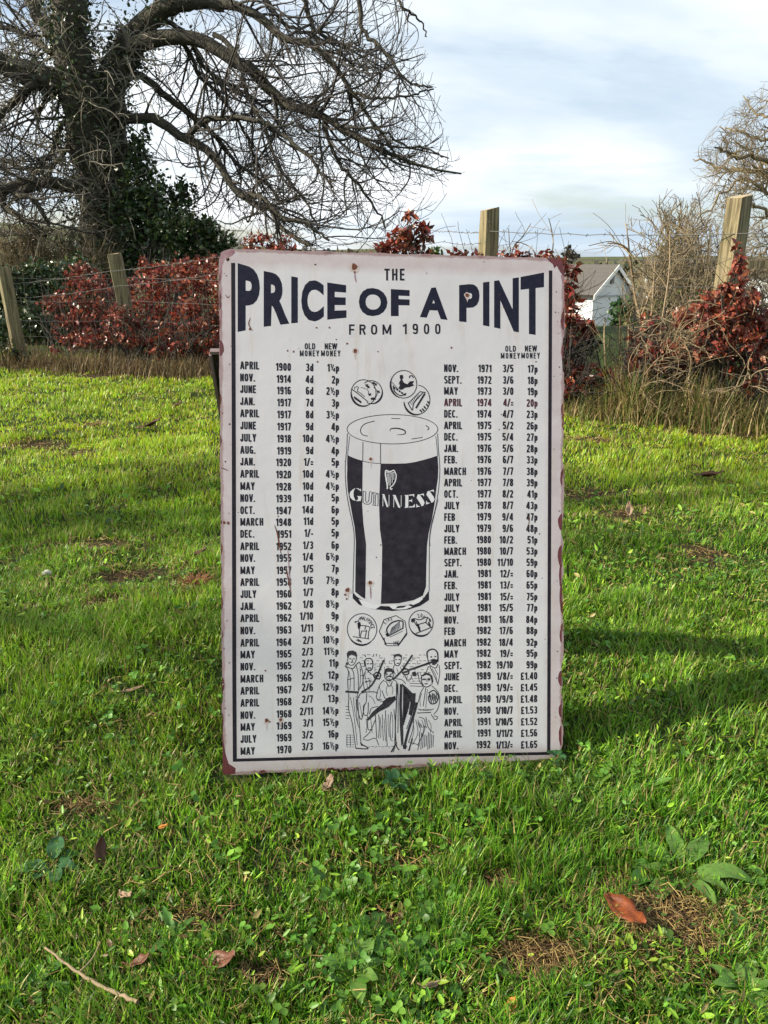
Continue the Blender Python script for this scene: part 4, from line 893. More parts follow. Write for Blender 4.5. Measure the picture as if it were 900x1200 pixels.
mb = MB(); box(mb, tl + rt * .30 + up_ * .002, (rt, up_, nn), (.60, .006, .014)); box(mb, tl - up_ * (Lb / 2 + .002) - rt * .0005, (rt, up_, nn), (.005, Lb - .003, .014)); box(mb, tl - up_ * (Lb / 2 + .002) + rt * .6005, (rt, up_, nn), (.005, Lb - .003, .014)); part('rim', mb, M['rim'], prop)
mb = MB(); V, F = tubes([[tl + rt * .010 - up_ * .025 - nn * .006, tl + rt * .010 - up_ * .025 + nn * .006]], [[.003, .003]], 8); mb.add(V, [tuple(f) for f in F]); part('rivet', mb, M['rim'], prop)
# ------------------------------------------------------------------ growing branches
def walk(P0, D0, L, m, wander, g0, g1, rg):
    n = len(P0); P = np.zeros((n, m, 3)); P[:, 0] = P0; d = D0.copy(); w_ = rdir(n, rg) * wander
    for i in range(1, m):
        g = g0 + (g1 - g0) * i / (m - 1); w_ = w_ * .55 + rdir(n, rg) * wander
        d = d + w_ + np.array([0, 0, g]); d /= np.linalg.norm(d, axis=1, keepdims=True); P[:, i] = P[:, i - 1] + d * (L / (m - 1))[:, None]
    return P
def sprout(P, Rd, n, L, m, spread, wander, g0, g1, rg, tmin=.15, rmax=None, rk=.55, rend=.25, bias=None):
    N_, Mm, _ = P.shape; ln_ = np.linalg.norm(np.diff(P, axis=1), axis=2).sum(1); pi = rg.choice(N_, n, p=ln_ / ln_.sum())
    t = (tmin + (1 - tmin) * rg.random(n)) * (Mm - 1.001); i = t.astype(int); f = (t - i)[:, None]
    a, b = P[pi, i], P[pi, i + 1]; T = b - a; T /= np.linalg.norm(T, axis=1, keepdims=True) + 1e-9
    r0 = Rd[pi, i] * rk
    if rmax: r0 = np.minimum(r0, rmax)
    q_ = rdir(n, rg); q_ -= T * (q_ * T).sum(1)[:, None]; q_ /= np.linalg.norm(q_, axis=1, keepdims=True) + 1e-9
    d = T + q_ * (spread * (.6 + .8 * rg.random(n)))[:, None]
    if bias is not None: d = d + np.array(bias)
    d /= np.linalg.norm(d, axis=1, keepdims=True)
    Lr = (L[0] + (L[1] - L[0]) * rg.random(n) ** 1.3) * (1.15 - .5 * t / (Mm - 1))
    Pn = walk(a + (b - a) * f, d, Lr, m, wander, g0, g1, rg); Rn = r0[:, None] * np.linspace(1, rend, m)[None]
    return Pn, Rn
def pix(P):
    x, y, z = P[..., 0], P[..., 1], P[..., 2] - CAMH; d = y * cp - z * sp; u_ = y * sp + z * cp
    return 450 + FOC * x / d, 600 - FOC * u_ / d
def mpp(Y): return Y * 1.05 / FOC
def limb(pts, Y, w0, w1, n=26, dy=(0, 0), rg=None, wob=.05):
    """pts: photo measurements of a limb; Y: distance; dy: how far it comes forward or goes back along its length"""
    s = spline(pts, n); Ys = Y + np.linspace(dy[0], dy[1], n) + (np.sin(np.linspace(0, 5, n) + pts[0][0]) * .12 if dy[0] != dy[1] else 0)
    P = np.array([W(a, b, yy) for (a, b), yy in zip(s, Ys)]); return P, np.linspace(w0, w1, n) * .5 * mpp(Y)

rg = np.random.default_rng(21); TY = 12.5
tree = thing('bare_tree', 'big leafless tree with ivy covered forked trunk behind the left fence', 'tree', W(128, 330, TY) * [1, 1, 0] + [0, 0, -.25])
TO = np.array(tree.location)
def rel(V): return V - TO
# trunks
trunks = [([(120, 345), (121, 300), (120, 262), (116, 225), (106, 180), (98, 140), (92, 100), (84, 60), (82, 20), (80, -40)], 48, 28, (0, -.3)),
          ([(134, 345), (136, 300), (137, 255), (134, 210), (131, 170), (129, 130), (131, 95), (146, 68), (156, 40)], 36, 28, (.1, .5))]
LB = [([(146, 72), (152, 50), (168, 30), (186, 14), (210, 4), (235, 2), (262, 8)], 27, 10, (.5, .2)),
 ([(150, 60), (175, 48), (205, 44), (240, 48), (275, 71), (300, 85), (322, 110), (338, 126), (368, 130), (393, 146), (425, 163), (453, 178), (489, 194), (542, 203)], 17, 1.6, (.4, -1.2)),
 ([(235, 4), (268, 5), (293, 14), (318, 32), (334, 46), (364, 51), (382, 67), (400, 89), (414, 107), (432, 135), (453, 163), (470, 190)], 10, 2, (.2, -.6)),
 ([(411, 107), (432, 115), (453, 115), (489, 110), (508, 104)], 3.4, 1.4, (-.4, -.8)),
 ([(137, 139), (160, 139), (180, 139), (199, 152), (232, 169), (255, 191), (270, 217), (285, 231), (300, 240), (315, 246), (329, 267), (347, 281), (366, 286)], 11, 3, (.2, -1.6)),
 ([(221, 160), (228, 150), (244, 140), (262, 138), (300, 142), (325, 155), (354, 174), (375, 199), (389, 220)], 7, 2, (-.5, -1.6)),
 ([(285, 231), (297, 228), (312, 236), (332, 256), (361, 263), (385, 283)], 6, 2.2, (-1, -1.8)),
 ([(140, 92), (165, 90), (191, 109), (217, 131), (243, 150), (262, 172), (282, 196), (310, 214), (330, 236)], 9, 2, (.4, .9)),
 ([(372, 132), (379, 142), (389, 174), (404, 199), (421, 217), (439, 242), (453, 268)], 5, 1.6, (-.5, -1)),
 ([(352, -30), (357, 0), (364, 28), (375, 53)], 6, 4, (.4, .4)),
 ([(415, -30), (420, 0), (425, 36), (439, 50), (453, 64), (471, 89), (490, 100), (506, 101)], 5, 1.5, (-.8, -1)),
 ([(250, 40), (275, 60), (286, 100), (300, 130), (311, 149), (322, 185), (343, 220), (361, 242), (372, 270)], 5, 1.8, (0, -1)),
 ([(182, 20), (205, 30), (226, 52), (240, 80), (270, 100), (300, 118), (330, 150), (352, 190)], 6, 2, (.4, 1.4)),
 ([(98, 112), (82, 102), (64, 97), (46, 90), (30, 86), (8, 77), (-20, 62), (-60, 50)], 30, 16, (0, -.6)),
 ([(60, 96), (40, 100), (22, 112), (6, 130), (-12, 150)], 9, 4, (-.2, -1)),
 ([(110, 222), (96, 218), (75, 216), (45, 214), (15, 217), (3, 226), (4, 240), (19, 251), (37, 262), (52, 275)], 14, 4, (-.1, -1.3)),
 ([(46, 215), (24, 226), (19, 231), (37, 231), (52, 251), (58, 268)], 8, 3, (-.8, -1.2)),
 ([(84, 60), (62, 40), (40, 10), (28, -30)], 16, 10, (0, .6)), ([(82, 20), (100, -5), (112, -40)], 12, 8, (0, .5)), ([(88, 130), (70, 150), (62, 176), (46, 196)], 7, 2.5, (0, -.6)),
 ([(92, 100), (72, 70), (44, 50), (20, 36), (-20, 30)], 9, 4, (0, .9)), ([(100, 160), (80, 172), (66, 190), (40, 200), (10, 190), (-20, 176)], 6, 3, (0, .9)),
 ([(300, -30), (312, 0), (330, 24), (350, 36), (380, 40), (405, 55), (425, 80)], 5, 1.6, (.6, .2)), ([(455, -30), (462, -5), (476, 12), (492, 22), (500, 45)], 3, 1.2, (-.8, -1)),
 ([(205, 44), (222, 62), (236, 92), (262, 118), (290, 160), (300, 190), (318, 222)], 5, 1.8, (.3, 1.2)), ([(393, 146), (415, 150), (445, 152), (470, 168), (505, 176), (525, 186)], 3, 1.2, (-1, -1.4))]
PL, RL = [], []
for i, (p, w0, w1, dy) in enumerate(trunks):
    P, r_ = limb(p, TY, w0, w1, 26, dy); r_ = r_ * (1 + .10 * np.sin(np.arange(26) * 1.7)); 
    if i == 0: r_[:3] *= [1.35, 1.2, 1.06]
    V, F = tubes(rel(P)[None], r_[None], 14); link('trunk', mkmesh('trunk', V, F, M['bark'], smooth=True), tree)
for (p, w0, w1, dy) in LB:
    P, r_ = limb(p, TY, w0, w1, 26, dy); P[1:] += rg.normal(0, .012, (25, 3)); PL.append(P); RL.append(r_)
    V, F = tubes(rel(P)[None], r_[None], 8); link('limb', mkmesh('limb', V, F, M['bark'], smooth=True), tree)
PL = np.stack(PL); RL = np.stack(RL)
HX = [(-50, 490), (0, 500), (50, 503), (110, 516), (150, 528), (200, 548), (240, 512), (290, 490), (330, 470)]
def inside(P):
    a, b = pix(P[:, -1]); a2, b2 = pix(P[:, P.shape[1] // 2]); lim = np.interp(b, [h[0] for h in HX], [h[1] for h in HX]); return (a < lim) & (b < 296) & (a2 < lim)
def filt(P, r_): k = inside(P); return P[k], r_[k]
P1, R1 = filt(*sprout(PL, RL, 270, (.7, 2.3), 12, 1.0, .16, -.06, .10, rg, .1, .020, .6, .35))
P2, R2 = filt(*sprout(np.concatenate([P1]), R1, 950, (.35, 1.2), 8, .95, .17, -.03, .13, rg, .1, .0095, .65, .45))
Pb, Rb = filt(*sprout(PL, RL, 420, (.3, 1.1), 8, 1.1, .18, -.05, .14, rg, .15, .009, .5, .45))
P2 = np.concatenate([P2, Pb]); R2 = np.concatenate([R2, Rb])
P3, R3 = filt(*sprout(P2, R2, 5200, (.12, .48), 5, .9, .18, .05, .16, rg, .1, .0058, .8, .6))
R2 = np.maximum(R2, .0042); R3 = np.maximum(R3, .0030)
for nm, P, r_, s in (('branches', P1, R1, 5), ('twigs', P2, R2, 3), ('twigs', P3, R3, 3)):
    V, F = tubes(rel(P), r_, s); link(nm, mkmesh(nm, V, F, M['twig'], smooth=True), tree)['kind'] = 'stuff'
# pale hanging epicormic shoots in front of the trunk
Ptr = np.stack([limb(trunks[0][0], TY - .3, 30, 20)[0], limb(trunks[1][0], TY - .2, 30, 20)[0]]); 
Pe, Re = sprout(Ptr, np.full((2, 26), .02), 200, (.4, 1.5), 10, 1.4, .34, -.10, -.12, rg, .15, .011, .6, .5, bias=(0, -.5, 0))
Pf, Rf = sprout(PL[[13, 15, 17, 19, 20, 21, 14]], RL[[13, 15, 17, 19, 20, 21, 14]], 260, (.4, 1.4), 10, 1.2, .32, -.04, -.04, rg, .1, .010, .5, .5)
Pe = np.concatenate([Pe, Pf]); Re = np.maximum(np.concatenate([Re, Rf]), .006)
V, F = tubes(rel(Pe), Re, 4); link('hanging_shoots', mkmesh('hanging_shoots', V, F, M['twig_pale'], smooth=True), tree)['kind'] = 'stuff'
Pg, Rg_ = sprout(Pe, Re, 900, (.12, .5), 6, 1.0, .35, 0, .02, rg, .1, .005, .7, .6); V, F = tubes(rel(Pg), np.maximum(Rg_, .0038), 3); link('hanging_shoots', mkmesh('hanging_shoots', V, F, M['twig_pale'], smooth=True), tree)['kind'] = 'stuff'

def leafcloud(P, rg, size, cols, wr=.62, hi=False, droop=0.0, flat=.0):
    n = len(P); D = rdir(n, rg); D[:, 2] -= droop; Nn = rdir(n, rg); Nn[:, 2] += flat
    L = size * (.35 + 1.05 * rg.random(n) ** 1.3); V, F = (leaves if hi else leaves_lo)(P, D, Nn, L, L * wr)
    cols = np.array(cols); c = cols[rg.integers(0, len(cols), n)] * (.7 + .6 * rg.random(n))[:, None]
    return V, F, np.repeat(c, 7 if hi else 4, 0)
GREEN_D = [[.022, .048, .014], [.040, .075, .020], [.026, .055, .022], [.070, .100, .028], [.055, .060, .025]]
RED = [[.22, .028, .018], [.29, .046, .024], [.14, .018, .014], [.34, .085, .038], [.085, .018, .012], [.17, .03, .02], [.46, .20, .12], [.07, .016, .012], [.20, .09, .05], [.12, .06, .03], [.32, .06, .04]]
COPPER = [[.20, .035, .025], [.30, .085, .045], [.13, .02, .015], [.36, .13, .07], [.22, .05, .03]]
# ivy on the trunks
iv = []
for i, n in ((0, 6500), (1, 4800)):
    P, r_ = limb(trunks[i][0], TY, trunks[i][1], trunks[i][2], 60, trunks[i][3]); k = (rg.random(n) ** .85 * 59).astype(int); d = rdir(n, rg); d[:, 2] *= .4
    thick_ = .95 + .8 * vnoise(k * .35, np.full(n, i * 9.), 70); iv.append(P[k] + d * (r_[k] * thick_ * (.9 + .25 * rg.random(n)))[:, None] + rg.normal(0, .04, (n, 3)))
iv.append(PL[0][rg.integers(0, 16, 900)] + rg.normal(0, .17, (900, 3))); iv.append(PL[13][rg.integers(0, 18, 900)] + rg.normal(0, .14, (900, 3)))
iv = np.concatenate(iv); V, F, c = leafcloud(rel(iv), rg, .055, GREEN_D + [[.05, .045, .02], [.04, .032, .018]], .8)
link('ivy', mkmesh('ivy', V, F, M['ever'], c), tree)['kind'] = 'stuff'

def lobes(ls, rg, dens):
    """ls: (px,py,rx,ry,Y) ellipsoids measured on the photo -> points concentrated in sub-clumps"""
    out = []
    for (px, py, rx, ry, Y) in ls:
        c = W(px, py, Y); k = mpp(Y); n = int(rx * ry * dens); nc = max(6, n // 34)
        cc_ = rdir(nc, rg) * (rg.random(nc) ** .45)[:, None]; ci = rg.integers(0, nc, n)
        p = cc_[ci] + rg.normal(0, .15, (n, 3)); out.append(c + p * np.array([rx * k, min(rx, ry) * k * .9, ry * k]))
    return np.concatenate(out)
def shrub(name, label, cat, ls, base, rg, dens, size, cols, material, nst=14, wr=.62, hi=False, droop=0, group=None, stemr=.008, bark='twig', twn=0, twl=(.2, .5), flat=0):
    b0 = W(base[0], 400, base[1]); b0[2] = float(gz(b0[0], b0[1])); t = thing(name, label, cat, b0, group)
    pts = lobes(ls, rg, dens); V, F, c = leafcloud(pts - b0, rg, size, cols, wr, hi, droop, flat); link('foliage', mkmesh('foliage', V, F, M[material], c), t)['kind'] = 'stuff'
    tips = pts[rg.integers(0, len(pts), nst)]; P = []
    for q_ in tips:
        s_ = b0 + np.array([rg.normal(0, .08), rg.normal(0, .06), -.03]); s_[0] += (q_[0] - b0[0]) * .35; m_ = (s_ + q_) / 2 + rg.normal(0, .07, 3); P.append(spline([s_, m_, q_], 10))
    P = np.array(P); Rr = np.linspace(1, .3, 10)[None] * stemr * (.7 + .6 * rg.random(nst))[:, None]
    V, F = tubes(P - b0, Rr, 5); link('stems', mkmesh('stems', V, F, M[bark], smooth=True), t)['kind'] = 'stuff'
    if twn:
        Pt, Rt = sprout(P, Rr, twn, twl, 6, .9, .2, 0, .08, rg, .2, .004, .6, .5); V, F = tubes(Pt - b0, np.maximum(Rt, .0022 * base[1] / 8), 3); link('twigs', mkmesh('twigs', V, F, M[bark], smooth=True), t)['kind'] = 'stuff'
    return t
rg = np.random.default_rng(31)
shrub('evergreen_bush', 'dark evergreen bush right of the big tree trunk', 'bush', [(165, 178, 14, 22, 12.2), (168, 215, 26, 28, 12.1), (190, 245, 34, 26, 12.0), (160, 262, 34, 30, 12.1), (205, 276, 40, 26, 11.8), (238, 272, 26, 16, 11.8), (262, 288, 22, 12, 11.7), (150, 295, 40, 22, 12.0), (215, 225, 14, 14, 12.3), (240, 300, 40, 18, 11.8)], (190, 12.0), rg, 2.1, .075, GREEN_D, 'ever', 30, .6, stemr=.02, twn=300, twl=(.3, .9))
shrub('evergreen_bush', 'low dark green bush behind the leftmost fence post', 'bush', [(20, 340, 34, 30, 9.6), (60, 350, 34, 36, 9.7), (95, 330, 24, 26, 9.8), (40, 388, 50, 28, 9.2), (-20, 350, 34, 44, 9.6), (110, 375, 26, 30, 9.4)], (45, 9.6), rg, 2.0, .065, GREEN_D + [[.05, .06, .02]], 'ever', 20, .6, stemr=.012, twn=200)
shrub('brown_thicket', 'tangled olive brown thicket left of the tree trunk', 'bush', [(30, 285, 30, 18, 11.5), (75, 290, 34, 18, 11.5), (10, 300, 30, 14, 11.5), (100, 300, 30, 20, 11.4)], (55, 11.5), rg, .8, .04, [[.09, .08, .03], [.12, .09, .04], [.05, .05, .02]], 'ever', 40, .7, stemr=.012, bark='twig_brown', twn=1600, twl=(.3, .9))
# beech hedge saplings
def beech(label, ls, base, dens=2.2, size=.048, cols=RED, nst=16, **k): return shrub('beech_sapling', label, 'hedge plant', ls, base, rg, dens * .50, size * .92, cols, 'beech', nst, .55, group='russet beech saplings along the fence', droop=.35, stemr=.009, twn=k.pop('twn', 160), **k)
beech('low dark red beech sapling leftmost in the hedge', [(78, 372, 26, 22, 8.0), (70, 345, 16, 18, 8.1), (100, 385, 20, 20, 7.9)], (85, 8.0))
beech('dark red beech sapling just left of the leaning fence post', [(100, 330, 22, 20, 8.1), (118, 345, 22, 22, 8.0), (112, 372, 30, 22, 7.9), (100, 312, 10, 10, 8.2)], (112, 8.0))
beech('dark red beech sapling behind the leaning fence post', [(150, 365, 26, 18, 7.7), (140, 390, 26, 20, 7.8), (160, 340, 18, 16, 7.9)], (150, 7.8))
beech('tall bright red beech sapling between leaning post and tin sign', [(190, 325, 24, 24, 7.7), (178, 352, 26, 24, 7.6), (195, 382, 28, 26, 7.5), (172, 312, 14, 10, 7.8)], (188, 7.6), 2.4)
beech('dense red beech sapling touching the left edge of the tin sign', [(228, 322, 28, 22, 7.3), (236, 350, 30, 28, 7.2), (228, 385, 30, 26, 7.2), (246, 400, 22, 24, 7.1), (262, 340, 20, 40, 7.1)], (236, 7.2), 2.6)
beech('low beech growth covering the foot of the leaning post', [(140, 378, 26, 16, 6.95), (165, 396, 34, 14, 6.9), (110, 398, 34, 14, 7.0), (80, 402, 24, 10, 7.05)], (140, 6.95), 2.4, cols=RED + [[.10, .06, .03], [.05, .035, .02]])
beech('low dark beech growth at the lawn edge beside the sign', [(205, 405, 34, 14, 6.8), (240, 408, 26, 14, 6.75), (235, 385, 24, 14, 6.8)], (220, 6.8), 2.2, cols=RED + [[.10, .06, .03], [.05, .035, .02]])
beech('russet beech sprays showing above the left half of the sign top', [(318, 282, 20, 11, 6.8), (305, 296, 20, 16, 6.8), (330, 300, 20, 14, 6.7)], (318, 6.8), 2.2, nst=10)
beech('red beech sprig rising above the middle of the sign top', [(476, 282, 24, 12, 6.0), (482, 264, 11, 13, 6.0), (497, 272, 8, 8, 6.0), (455, 290, 16, 7, 6.0), (470, 300, 34, 12, 6.0)], (476, 6.0), 1.9, .058, nst=10, twn=60)
beech('thin beech sprays right of the middle fence post above the sign', [(600, 297, 12, 6, 5.5), (545, 298, 16, 6, 5.6), (612, 304, 30, 10, 5.5), (640, 302, 12, 8, 5.4)], (600, 5.5), 1.5, .05, nst=10, twn=60)
beech('tall red beech sapling along the right edge of the sign', [(665, 332, 10, 22, 5.1), (672, 366, 15, 22, 5.05), (668, 392, 12, 12, 5.1), (686, 380, 8, 12, 5.0)], (672, 5.1), 2.2, .056, nst=14)
beech('low russet beech growth at the foot of the fence right of the sign', [(672, 436, 22, 14, 5.0), (700, 440, 22, 12, 5.0), (664, 455, 14, 12, 4.9)], (682, 5.0), 1.6, .05, COPPER + RED)
beech('beech sprays climbing the tall right hand fence post', [(858, 335, 14, 20, 4.70), (866, 304, 7, 16, 4.72), (872, 352, 16, 14, 4.68), (884, 345, 12, 10, 4.75), (850, 368, 30, 26, 4.72), (822, 372, 24, 20, 4.8), (868, 396, 30, 26, 4.65), (888, 380, 22, 22, 4.7), (855, 345, 12, 18, 4.7), (898, 400, 24, 26, 4.7)], (862, 4.8), 1.5, .050, COPPER, 20)
beech('copper leaved beech sapling low between the bramble and the right post', [(788, 412, 26, 12, 4.75), (815, 404, 20, 14, 4.75), (765, 424, 22, 12, 4.8), (790, 432, 30, 12, 4.8)], (792, 4.8), 2.0, .056, COPPER + [[.42, .17, .10]], 16)
beech('scattered red leaves low in the brambles beside the bare sapling', [(745, 420, 22, 26, 4.9), (780, 395, 30, 26, 4.9), (720, 445, 20, 12, 4.9)], (760, 4.9), .55, .05, COPPER, 14)
beech('red beech leaves at the right edge of the photo beyond the post', [(894, 422, 14, 22, 4.6), (890, 450, 16, 12, 4.6), (870, 424, 20, 14, 4.7)], (890, 4.65), 1.6, .052, COPPER + RED, 12)

# brushwood on the right behind the fence
rg = np.random.default_rng(41)
M['stem_pale'] = mat('pale_grey_stem', (.30, .225, .13), .8, noise=(8, .6, (.17, .115, .06)))
def thicket(name, label, cat, bases, tips, Y, n1, n2, n3, r0, material, w_=.16, g=.05, L1=(.4, 1.1), L2=(.2, .6), L3=(.1, .3), clip=None, rk=1.0):
    b0 = W(np.mean([b[0] for b in bases]), 400, Y); b0[2] = float(gz(b0[0], b0[1])); t = thing(name, label, cat, b0); P = []
    for (a, b) in bases:
        for _ in range(tips[2]):
            k = rg.random(); q_ = W(tips[0][0] + (tips[0][1] - tips[0][0]) * (k * .5 + .5 * (a - bases[0][0]) / max(1, bases[-1][0] - bases[0][0])), tips[1][0] + (tips[1][1] - tips[1][0]) * rg.random(), Y + rg.normal(0, .5)); s_ = W(a + rg.normal(0, 6), b, Y + rg.normal(0, .25)); s_[2] = min(s_[2], float(gz(s_[0], s_[1])) + .05)
            P.append(spline([s_, s_ + (q_ - s_) * .35 + rg.normal(0, .06 * Y / 9, 3), s_ + (q_ - s_) * .7 + rg.normal(0, .08 * Y / 9, 3), q_], 14))
    P = np.array(P); Rr = r0 * np.linspace(1, .3, 14)[None] * (.5 + rg.random(len(P)))[:, None]
    A, Ra = sprout(P, Rr, n1, L1, 9, .8, w_, g, g, rg, .2, r0 * .5, .6, .4); B, Rb_ = sprout(A, Ra, n2, L2, 6, .9, w_, g, g, rg, .1, r0 * .3, .7, .5); D, Rd_ = sprout(B, Rb_, n3, L3, 4, .9, w_, g, g, rg, .1, r0 * .2, .8, .6)
    mn = .00042 * Y * rk
    for nm, p, r_, s in (('stems', P, Rr, 5), ('branches', A, np.maximum(Ra, mn * 1.5), 4), ('twigs', B, np.maximum(Rb_, mn), 3), ('twigs', D, np.maximum(Rd_, mn * .85), 3)):
        V, F = tubes(p - b0, r_, s); link(nm, mkmesh(nm, V, F, M[material], smooth=True), t)['kind'] = 'stuff'
    return t
thicket('hawthorn_thicket', 'tall brown hawthorn thicket behind the fence left of the tall post', 'bush', [(758, 402), (772, 400), (785, 400), (800, 400), (825, 400), (850, 400)], ((752, 850), (252, 335), 6), 8.6, 170, 800, 1500, .012, 'twig_brown', L1=(.2, .6), L2=(.12, .35), L3=(.06, .2))
thicket('hawthorn_thicket', 'low olive brown scrub around the far side of the tall post', 'bush', [(820, 400), (850, 400), (880, 400), (910, 400)], ((800, 930), (300, 350), 6), 9.5, 130, 600, 1000, .012, 'twig_brown', L1=(.2, .5), L2=(.12, .35), L3=(.06, .2))
def stemthing(name, label, cat, lines, Y, material='stem_pale', tw=40):
    b0 = W(lines[0][0][0][0], 440, Y); b0[2] = float(gz(b0[0], b0[1])); t = thing(name, label, cat, b0); PP, RR = [], []
    for (p, w0, w1) in lines:
        P, r_ = limb(p, Y, w0, w1, 18, (0, rg.normal(0, .15))); PP.append(P); RR.append(r_); V, F = tubes((P - b0)[None], r_[None], 6); link('stem', mkmesh('stem', V, F, M[material], smooth=True), t)
    A, Ra = sprout(np.stack(PP), np.stack(RR), tw, (.12, .45), 6, .8, .15, .03, .08, rg, .3, .004, .5, .5); V, F = tubes(A - b0, np.maximum(Ra, .0016), 3); link('twigs', mkmesh('twigs', V, F, M[material], smooth=True), t)['kind'] = 'stuff'
    return t
thicket('bramble_tangle', 'loose tangle of pale brown bramble stems between sapling and tall post', 'brambles', [(735, 470), (755, 470), (775, 470), (800, 470), (825, 470), (850, 470), (880, 470)], ((742, 905), (350, 450), 4), 4.85, 90, 300, 300, .0035, 'stem_pale', .30, -.03, L1=(.15, .5), L2=(.08, .25), L3=(.04, .12), rk=.8)
thicket('bramble_tangle', 'thin brown brambles rising behind the netting left of the tall post', 'brambles', [(742, 440), (765, 440), (790, 440), (815, 440), (840, 440)], ((748, 850), (245, 330), 4), 5.9, 80, 260, 300, .006, 'twig_brown', .22, .03, L1=(.15, .5), L2=(.08, .25), L3=(.04, .12))
stemthing('bare_sapling', 'bare forked sapling with pale stems just right of the white house', 'sapling', [([(752, 465), (751, 430), (752, 400), (754, 384)], 5, 4.4), ([(754, 384), (748, 365), (744, 345), (741, 320), (737, 295), (726, 286), (712, 285)], 3.5, 1.2), ([(754, 384), (765, 372), (780, 366), (800, 358), (822, 345)], 3, 1), ([(750, 374), (757, 358), (763, 340), (772, 325), (786, 312)], 2.6, 1), ([(742, 325), (738, 300), (736, 280), (733, 262)], 2.4, 1), ([(740, 300), (730, 290), (715, 283), (690, 288)], 1.6, .8)], 5.3)
stemthing('bramble', 'thin upright bramble canes above the sign beside the middle post', 'bramble', [([(640, 330), (648, 290), (646, 268), (643, 256)], 1.6, .8), ([(596, 330), (601, 292), (612, 278), (622, 262)], 1.6, .8), ([(640, 330), (626, 295), (612, 285), (600, 283)], 1.3, .7), ([(590, 330), (598, 300), (597, 285), (596, 268)], 1.2, .7)], 5.6, tw=14)
stemthing('dead_stem_clump', 'pale dead upright stems in the long grass left of the bare sapling', 'dead stems', [([(722, 480), (724, 440), (727, 400), (726, 370)], 2, 1.4), ([(733, 470), (734, 430), (737, 390), (736, 362)], 1.8, 1.2), ([(763, 470), (761, 430), (760, 395), (764, 360), (768, 300)], 2.2, 1.0), ([(775, 470), (768, 430), (775, 380), (784, 320), (785, 270)], 2.2, 1), ([(712, 470), (710, 430), (708, 395), (709, 372)], 1.8, 1.3)], 5.0, tw=30)

# oak beyond, right edge
rg = np.random.default_rng(51); OY = 26.
oak = thing('oak_tree', 'distant bare oak with mossy spreading limbs at the right edge', 'tree', W(950, 330, OY) * [1, 1, 0] + [0, 0, float(gz(14, OY))])
OO = np.array(oak.location); P, r_ = limb([(955, 420), (952, 340), (950, 280), (948, 230), (950, 170), (955, 90)], OY, 34, 20); V, F = tubes((P - OO)[None], r_[None], 10); link('trunk', mkmesh('trunk', V, F, M['twig_brown'], smooth=True), oak)
OL = [([(948, 215), (920, 196), (900, 188), (878, 184), (860, 183), (850, 177), (838, 172)], 10, 1.6), ([(948, 225), (915, 205), (890, 204), (868, 198), (846, 199), (826, 190), (812, 186)], 9, 1.4), ([(946, 250), (920, 236), (895, 222), (872, 208), (850, 224), (835, 240), (818, 256)], 7, 1.4), ([(950, 180), (930, 150), (905, 142), (885, 132), (870, 112)], 8, 1.3), ([(950, 200), (920, 172), (890, 162), (860, 154), (842, 148)], 7, 1.2), ([(948, 260), (920, 262), (900, 250), (880, 240), (868, 250), (850, 270)], 7, 1.3), ([(955, 120), (940, 100), (920, 105), (900, 120)], 7, 1.5), ([(946, 290), (925, 275), (905, 290), (890, 300), (880, 320)], 6, 1.5)]
PO, RO = [], []
for i, (p, w0, w1) in enumerate(OL):
    P, r_ = limb(p, OY, w0 * .62, w1, 22, (0, (-2.5, 2, -1, 3, 1, -3, 2, -2)[i])); P[1:] += rg.normal(0, .04, (21, 3)); PO.append(P); RO.append(r_); V, F = tubes((P - OO)[None], r_[None], 6); link('limb', mkmesh('limb', V, F, M['twig_brown'], smooth=True), oak)
A, Ra = sprout(np.stack(PO), np.stack(RO), 110, (.8, 2.0), 9, 1.1, .25, .0, .06, rg, .15, .045, .6, .4); B, Rb_ = sprout(A, Ra, 560, (.5, 1.2), 6, 1.1, .28, 0, .08, rg, .1, .022, .7, .5); D, Rd_ = sprout(B, Rb_, 1700, (.25, .7), 4, 1.0, .3, .02, .1, rg, .1, .013, .8, .6)
def ofilt(P, r_):
    a, b = pix(P[:, -1]); lim = np.interp(b, [95, 118, 140, 165, 182, 200, 230, 260], [900, 866, 842, 826, 808, 806, 812, 800]); k = (a > lim) & (b > 95); return P[k], r_[k]
(A, Ra), (B, Rb_), (D, Rd_) = ofilt(A, Ra), ofilt(B, Rb_), ofilt(D, Rd_)
for p, r_, s in ((A, Ra, 4), (B, np.maximum(Rb_, .008), 3), (D, np.maximum(Rd_, .006), 3)): V, F = tubes(p - OO, r_ * .75, s); link('twigs', mkmesh('twigs', V, F, M['twig_brown'], smooth=True), oak)['kind'] = 'stuff'

# greenery in the garden below
rg = np.random.default_rng(61)
shrub('laurel_bush', 'dark green clipped bush standing in front of the white house', 'bush', [(735, 372, 14, 24, 22), (742, 395, 22, 24, 22), (765, 395, 26, 22, 22), (722, 416, 24, 12, 22), (755, 362, 20, 14, 22), (722, 380, 11, 26, 22), (700, 418, 26, 12, 22), (690, 424, 30, 10, 22), (730, 420, 40, 20, 22), (775, 420, 40, 20, 22)], (735, 22.), rg, 1.9, .16, [[.03, .085, .018], [.04, .10, .02], [.02, .05, .015]], 'ever', 10, .6, stemr=.03)
shrub('laurel_bush', 'rounded olive bush to the right of the clipped green one', 'bush', [(790, 375, 30, 22, 20), (830, 385, 30, 24, 20), (770, 358, 18, 12, 20)], (800, 20.), rg, 1.0, .15, [[.05, .07, .02], [.07, .085, .03], [.03, .05, .015]], 'ever', 10, .6, stemr=.03)
